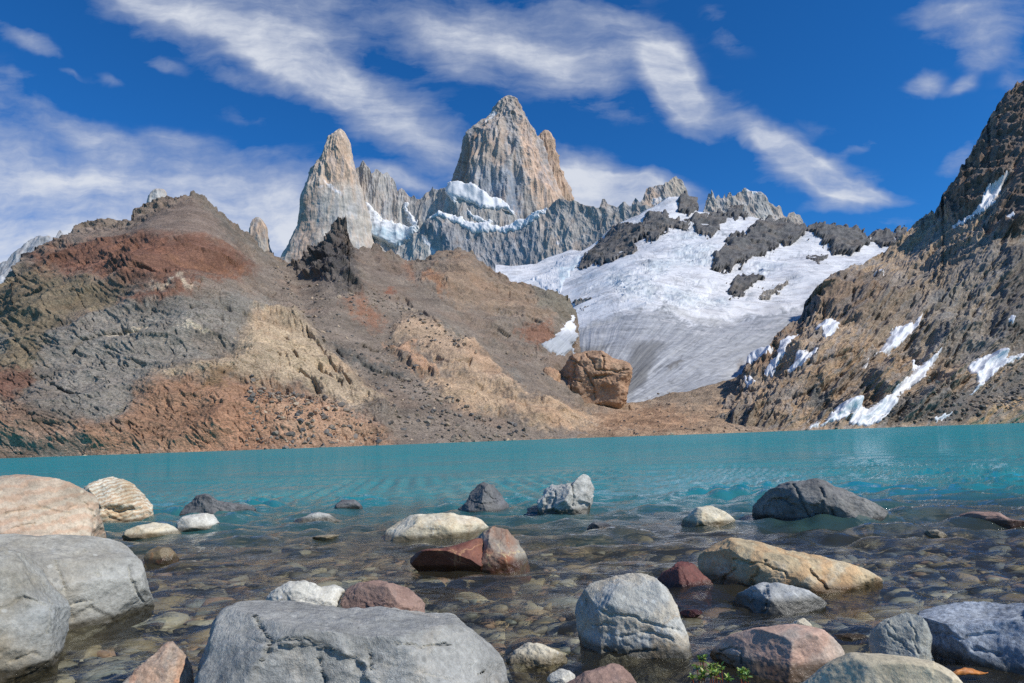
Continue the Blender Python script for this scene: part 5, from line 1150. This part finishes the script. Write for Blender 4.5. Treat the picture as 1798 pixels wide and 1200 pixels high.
rock('white rock peeping over the back of the largest boulder', [(468,1044),(487,1033),(500,1026),(513,1021),(533,1019),(551,1024),(564,1029),(589,1028),(606,1037),(602,1055),(596,1075),(475,1075)], m_white, Y=3.95, depth=.6, sub=6, seed=21, rough=.05, p=2.5, ext=.5)
rock('dusty red rock peeping over the back of the largest boulder', [(598,1055),(605,1040),(612,1027),(640,1020),(653,1018),(689,1019),(715,1031),(735,1045),(748,1058),(740,1080),(602,1080)], m_redt, Y=4.0, depth=.6, sub=6, seed=22, rough=.04, p=2.5, ext=.5, facets=[(.5,.6,.6,.82)])
rock('flat topped tan boulder in the middle of the shallows', [(672,943),(676,930),(691,915),(724,903),(742,900),(783,904),(814,903),(837,908),(852,918),(861,932),(845,948),(793,951),(742,953),(701,953),(678,952)], m_cream, base=(760,950), depth=.5, sub=6, p=2.8, seed=23, rough=.03, facets=[(0,.92,.4,.84)])
rock('rusty red flat slab sloping down to the left', [(719,986),(730,976),(742,968),(783,963),(819,955),(845,945),(862,965),(866,990),(857,1009),(819,1006),(742,998)], m_red, base=(842,1008), depth=.55, sub=6, p=3.2, seed=24, rough=.02, facets=[(-.25,-.75,.75,.35),(-.1,.85,.5,.8)], ext=.2, rnd=1)
rock('peaked grey and rust rock leaning on the red slab', [(822,962),(840,943),(857,933),(870,924),(886,926),(896,930),(911,945),(924,963),(934,984),(933,992),(891,1003),(857,1009),(842,990)], stone_mat('grey_rust_stone', sc(150,142,130), sc(140,98,76), sc(166,96,66), .16, .8, sc(206,186,140), wet=.07), base=(888,1003), depth=.6, sub=6, p=2.6, seed=25, rough=.03, facets=[(.75,.35,.55,.62),(-.7,.45,.5,.66),(0,.5,.85,.74)], rnd=2)
rock('dark pyramid shaped rock far out behind the flat tan boulder', [(797,902),(808,892),(819,884),(832,864),(840,853),(850,846),(868,849),(883,869),(893,887),(896,902),(857,906),(820,905)], m_dark, base=(850,905), depth=.7, sub=6, seed=26, rough=.04, facets=[(-.6,.4,.65,.72),(.5,.3,.8,.74)], p=2.2)
rock('pale speckled rock with a pointed right peak', [(932,899),(945,888),(957,874),(962,862),(970,853),(985,850),(1003,848),(1010,840),(1016,835),(1026,833),(1031,838),(1034,848),(1043,874),(1046,899),(1024,905),(973,907),(942,904)], m_pale, base=(990,906), depth=.7, sub=6, seed=27, rough=.06, p=2.3, facets=[(-.5,.5,.7,.76)])
rock('tiny dark rock right of the pointed pale rock', [(1029,930),(1034,922),(1042,917),(1062,918),(1080,927),(1070,932),(1049,933)], m_dark, base=(1052,932), depth=.8, sub=5, seed=28)
rock('tiny wet dark rock farthest out on the left half', [(579,898),(590,886),(602,878),(623,877),(635,889),(640,896),(600,899)], m_dark, base=(608,898), depth=.9, sub=5, seed=29)
rock('low speckled white rock below the tiny wet dark one', [(507,919),(520,912),(538,907),(559,899),(574,903),(589,912),(607,917),(589,922),(538,923)], m_pale, base=(555,922), depth=.7, sub=5, seed=30)
rock('big upright pale grey boulder with ochre streaks', [(1010,1131),(1008,1095),(1010,1060),(1023,1044),(1039,1029),(1056,1022),(1072,1016),(1090,1007),(1123,1008),(1151,1017),(1174,1036),(1190,1059),(1200,1095),(1210,1126),(1219,1149),(1200,1158),(1149,1168),(1105,1170),(1054,1167),(1023,1156)], m_lime, base=(1110,1168), depth=.62, sub=7, p=3.4, seed=31, rough=.025, crackle=.04, rnd=3, facets=[(-.85,.1,.5,.84),(.05,.3,.95,.84),(0,.8,.6,.86)])
rock('small cream rock between the two biggest foreground boulders', [(888,1165),(892,1152),(906,1139),(923,1128),(954,1133),(982,1146),(998,1156),(985,1165),(936,1182),(903,1184)], m_cream, base=(930,1183), depth=.7, sub=6, seed=32, rough=.05, facets=[(.3,.5,.8,.82)])
rock('bluish white pebble left of the reddish brown rock', [(960,1192),(970,1181),(982,1174),(1000,1177),(1010,1185),(1004,1197),(975,1200)], m_white, Y=3.5, depth=.8, sub=5, seed=33, cat='pebble', name='pebble')
rock('rounded reddish brown rock cut off by the bottom edge', [(975,1212),(1000,1195),(1028,1180),(1050,1171),(1072,1165),(1090,1167),(1105,1182),(1118,1200),(1130,1250),(980,1260)], m_redt, Y=3.25, depth=.6, sub=6, seed=34, ext=.1)
rock('dark red cone shaped rock left of the yellow boulder', [(1154,1020),(1166,1010),(1178,1002),(1188,991),(1195,985),(1205,989),(1214,994),(1225,1002),(1237,1012),(1253,1030),(1250,1041),(1204,1046),(1171,1037)], m_redb, base=(1205,1045), depth=.8, sub=6, seed=35, p=2.0, rough=.04, ext=.6, facets=[(-.5,.35,.8,.72),(.5,.4,.75,.78)])
rock('long yellow ochre boulder sloping down to the right', [(1222,1000),(1222,985),(1230,971),(1247,950),(1265,944),(1283,943),(1319,947),(1370,958),(1434,973),(1485,989),(1534,1009),(1552,1024),(1539,1036),(1485,1047),(1442,1051),(1370,1052),(1293,1050),(1263,1045),(1240,1025)], m_yel, base=(1380,1050), depth=.42, sub=7, p=2.8, seed=36, rough=.028, crackle=.03, facets=[(-.6,-.2,.7,.8),(.15,.6,.8,.86)])
rock('pale grey angular rock in front of the yellow boulder', [(1291,1068),(1304,1045),(1324,1030),(1345,1022),(1383,1023),(1402,1030),(1421,1040),(1452,1059),(1421,1069),(1386,1078),(1345,1080),(1317,1075)], stone_mat('pale_ash_stone', sc(176,176,174), sc(158,158,156), sc(120,116,110), .2, .5, sc(200,198,194), speck=.1), base=(1350,1078), depth=.6, sub=6, p=2.6, seed=37, rough=.03, rnd=1, facets=[(-.75,.15,.6,.62),(.35,.55,.75,.72)])
rock('large dark grey whaleback boulder out in the lake', [(1318,900),(1320,888),(1334,874),(1345,862),(1360,853),(1386,842),(1429,841),(1445,845),(1460,851),(1498,866),(1537,884),(1562,902),(1554,914),(1511,921),(1447,926),(1370,923),(1326,916)], m_darkb, base=(1440,924), depth=.55, sub=7, p=2.6, seed=38, rough=.03, crackle=.03, rnd=2, facets=[(-.75,-.25,.62,.66),(.5,.35,.8,.82)])
rock('small tan domed rock left of the dark whaleback', [(1194,922),(1200,912),(1209,904),(1224,890),(1247,888),(1268,897),(1288,911),(1300,922),(1242,929)], m_cream, base=(1240,928), depth=.7, sub=6, seed=39, p=2.3)
rock('flat reddish rock near the right edge of the shallows', [(1663,912),(1685,905),(1713,898),(1756,902),(1775,912),(1815,918),(1810,926),(1721,929),(1680,922)], m_redt, base=(1730,928), depth=.6, sub=5, seed=40)
rock('small beige stone barely above water near the right edge', [(1618,936),(1628,931),(1643,930),(1656,934),(1665,942),(1636,945)], m_cream, base=(1640,944), depth=.8, sub=5, seed=41)
rock('smooth pink grey boulder beside the green water plants', [(1243,1152),(1258,1135),(1278,1120),(1300,1108),(1323,1100),(1388,1096),(1415,1098),(1438,1105),(1455,1114),(1468,1125),(1484,1150),(1473,1178),(1398,1200),(1298,1200),(1258,1180)], m_pinkr, Y=3.85, depth=.6, sub=7, p=2.7, seed=42, rough=.018, rnd=2, facets=[(-.7,-.3,.7,.74)], ext=.25)
rock('smooth tan boulder cut off by the bottom edge on the right', [(1395,1212),(1430,1185),(1453,1166),(1491,1145),(1543,1149),(1594,1156),(1645,1167),(1676,1185),(1695,1205),(1720,1270),(1400,1280)], m_tan, Y=3.1, depth=.6, sub=7, p=2.8, seed=43, rough=.014, rnd=1, ext=.1)
rock('pointed greenish grey rock leaning on the blue black block', [(1520,1140),(1522,1125),(1532,1105),(1548,1093),(1563,1085),(1580,1078),(1594,1075),(1619,1082),(1632,1100),(1638,1123),(1638,1165),(1600,1190),(1530,1185)], m_tip, Y=3.65, depth=.6, sub=7, p=2.7, seed=44, rough=.03, crackle=.03, rnd=2, facets=[(-.4,.1,.9,.84)], ext=.2)
rock('big blue black granite block at the right edge', [(1612,1080),(1628,1066),(1645,1059),(1676,1054),(1722,1054),(1773,1056),(1850,1060),(1930,1068),(1985,1100),(1990,1220),(1900,1280),(1750,1270),(1690,1230),(1650,1180),(1632,1130)], m_blue, Y=3.75, depth=.6, sub=7, p=3.6, seed=45, rough=.022, rnd=1, facets=[(0,.93,.36,.72),(-.35,-.25,.9,.86)], ext=.05)
rock('little pointed stone behind the smooth pink grey boulder', [(1383,1100),(1395,1090),(1410,1085),(1418,1090),(1426,1098),(1420,1112),(1390,1112)], m_cream, Y=4.35, depth=.8, sub=5, seed=46, ext=.4)
rock('low wet brown slab between pink boulder and pointed grey rock', [(1458,1120),(1466,1114),(1490,1112),(1515,1114),(1524,1120),(1515,1128),(1470,1128)], m_wet, base=(1490,1127), depth=.7, sub=5, seed=47)
rock('pale flat stone just under the surface right of centre left', [(548,945),(560,940),(585,938),(602,941),(596,947),(565,949)], m_cream, base=(575,950), depth=.9, sub=5, seed=48)
rock('dark red disc shaped stone under water by the upright boulder', [(1192,1076),(1200,1071),(1222,1070),(1234,1075),(1222,1082),(1202,1082)], m_redb, base=(1212,1084), depth=.9, sub=5, seed=49)

# ------------------------------------------------------------------ stick and water plants
def stick():
    a = pt(1668, 1187, 3.45); b = pt(1734, 1177, 3.5); n = 26; k = 10; V = []
    for i in range(n):
        t = i / (n - 1); c = a * (1 - t) + b * t + np.array([0, 0, .012 * math.sin(t * 5)]); r = .012 * (.25 + 1.2 * math.sin(math.pi * min(1, t * 1.05 + .03)) ** .6)
        for j in range(k):
            th = 6.283 * j / k; rr_ = r * (1 + .25 * math.sin(3 * th + t * 7) + .12 * math.sin(t * 31 + th))
            V.append(c + np.array([.1 * rr_ * math.cos(th), rr_ * 1.1 * math.cos(th), rr_ * .75 * math.sin(th)]))
    V = np.array(V); i = np.arange(n * k).reshape(n, k); j = np.roll(i, -1, 1)
    f = np.stack([i[:-1], j[:-1], j[1:], i[1:]], -1).reshape(-1, 4)
    m = stone_mat('wet_orange_wood', sc(186,120,60), sc(160,98,50), sc(120,78,44), .03, .0, rough=.4, wet=.001)
    o = mesh_obj('driftwood_stick', V, f, m, loc=(a + b) / 2); tag(o, 'short orange driftwood stick lying before the blue black block', 'stick')
stick()
def plants():
    N = NT('water_plant_leaf'); col = N.n('ShaderNodeVertexColor', layer_name='Col').outputs[0]
    df = N.n('ShaderNodeBsdfPrincipled', {'Base Color': col, 'Roughness': .4}); tl = N.n('ShaderNodeBsdfTranslucent', {'Color': col})
    lm = N.done(N.n('ShaderNodeMixShader', {0: .25, 1: df.outputs[0], 2: tl.outputs[0]}).outputs[0])
    spots = [(1233,1166,'topmost'), (1229,1182,''), (1252,1180,''), (1268,1184,''), (1303,1190,''), (1224,1196,''), (1255,1198,''), (1284,1197,''), (1240,1192,''), (1318,1200,'')]
    labs = ['leafy green water plant standing highest beside the pink grey boulder', 'reddish green sprig just below the highest plant', 'bright green rosette in front of the dark hollow of the pink boulder',
            'slim upright green sprig right of the bright rosette', 'blue green sprig farthest right of the taller ones under the pink boulder', 'low green tuft at the left foot of the plant cluster', 'pale green rosette at the bottom edge in the middle of the cluster',
            'thin green sprig at the bottom edge right of the pale rosette', 'small green sprig low in the middle left of the cluster', 'lowest green sprig at the right end of the cluster']
    for pi_, (px, py, _) in enumerate(spots):
        rr = np.random.RandomState(50 + pi_); B = pt(px, py + 6, 3.36 - .004 * (py - 1180)); V = []; F = []; Cc = []
        def add(v, f, c):
            F.extend([[len(V) + a for a in q] for q in f]); V.extend(v); Cc.extend([c] * len(v))
        H = rr.uniform(.035, .06)
        for ti in range(2 if pi_ % 2 else 3):
            off = np.array([rr.uniform(-.02, .02), rr.uniform(-.02, .02), 0]); top = B + off + (rr.uniform(-.01, .01), rr.uniform(-.01, .01), H * rr.uniform(.7, 1.1)); bot = B + off * .3 - (0, 0, .06)
            for j in range(3):
                pass
            rad = .0022; ring = [np.array([math.cos(a), math.sin(a), 0]) * rad for a in (0, 2.1, 4.2)]
            add([bot + r for r in ring] + [top + r for r in ring], [[0, 1, 4, 3], [1, 2, 5, 4], [2, 0, 3, 5]], S(130, 70, 50))
            for li in range(11):
                az = li * 2.4 + rr.uniform(-.3, .3); el = rr.uniform(.15, 1.25); Ln = rr.uniform(.018, .034); w = Ln * .2
                d = np.array([math.cos(az) * math.cos(el), math.sin(az) * math.cos(el), math.sin(el)]); sd_ = np.array([-math.sin(az), math.cos(az), 0.]); up = np.cross(sd_, d) * -1
                st = top - (0, 0, rr.uniform(0, H * .5)); P_ = []
                for t, ww in ((0, .25), (.3, .9), (.6, 1), (.85, .5), (1, .04)):
                    c = st + d * Ln * t - np.array([0, 0, 1]) * Ln * .25 * t * t
                    P_ += [c - sd_ * w * ww + up * .001, c + up * -.0012, c + sd_ * w * ww + up * .001]
                g = rr.uniform(.7, 1.15); cc = [S(120, 150, 60), S(96, 132, 58), S(150, 160, 84), S(84, 118, 70)][rr.randint(4)]
                add(P_, [[3 * k + a, 3 * k + a + 1, 3 * k + a + 4, 3 * k + a + 3] for k in range(4) for a in (0, 1)], tuple(v * g for v in cc))
        o = mesh_obj('water_plant', V, F, lm, np.array(Cc), loc=B); tag(o, labs[pi_], 'plant', 'water plants at the bottom edge')
plants()

# ------------------------------------------------------------------ ice-polished rock domes at the glacier snout
m_dome = stone_mat('ice_polished_rock', S(166,132,106), S(150,118,94), S(172,146,120), 9.0, .3, S(110,92,78), band=(.06, .4, (.3, .4, 0), S(140,108,86)), speck=.12, bump=.9)
rock('large rounded orange tan rock dome standing against the grey glacier snout', [(982,662),(985,645),(992,632),(1000,625),(1010,621),(1034,616),(1046,617),(1056,620),(1066,627),(1078,636),(1090,637),(1102,638),(1110,648),(1106,658),(1100,670),(1098,688),(1094,704),(1040,706),(990,704),(974,692)], m_dome, Y=464, depth=.7, sub=7, p=2.4, seed=71, rough=.045, crackle=.03, rnd=3, ext=.15, group='rock domes at the glacier snout', cat='rock dome', name='rock_dome')
rock('low pale tan rock shelf left of the large rock dome', [(932,690),(938,672),(948,658),(958,648),(970,644),(982,652),(990,668),(992,700),(940,706)], m_dome, Y=458, depth=.7, sub=6, p=3.0, seed=72, rough=.06, rnd=3, ext=.2, group='rock domes at the glacier snout', cat='rock dome', name='rock_dome')
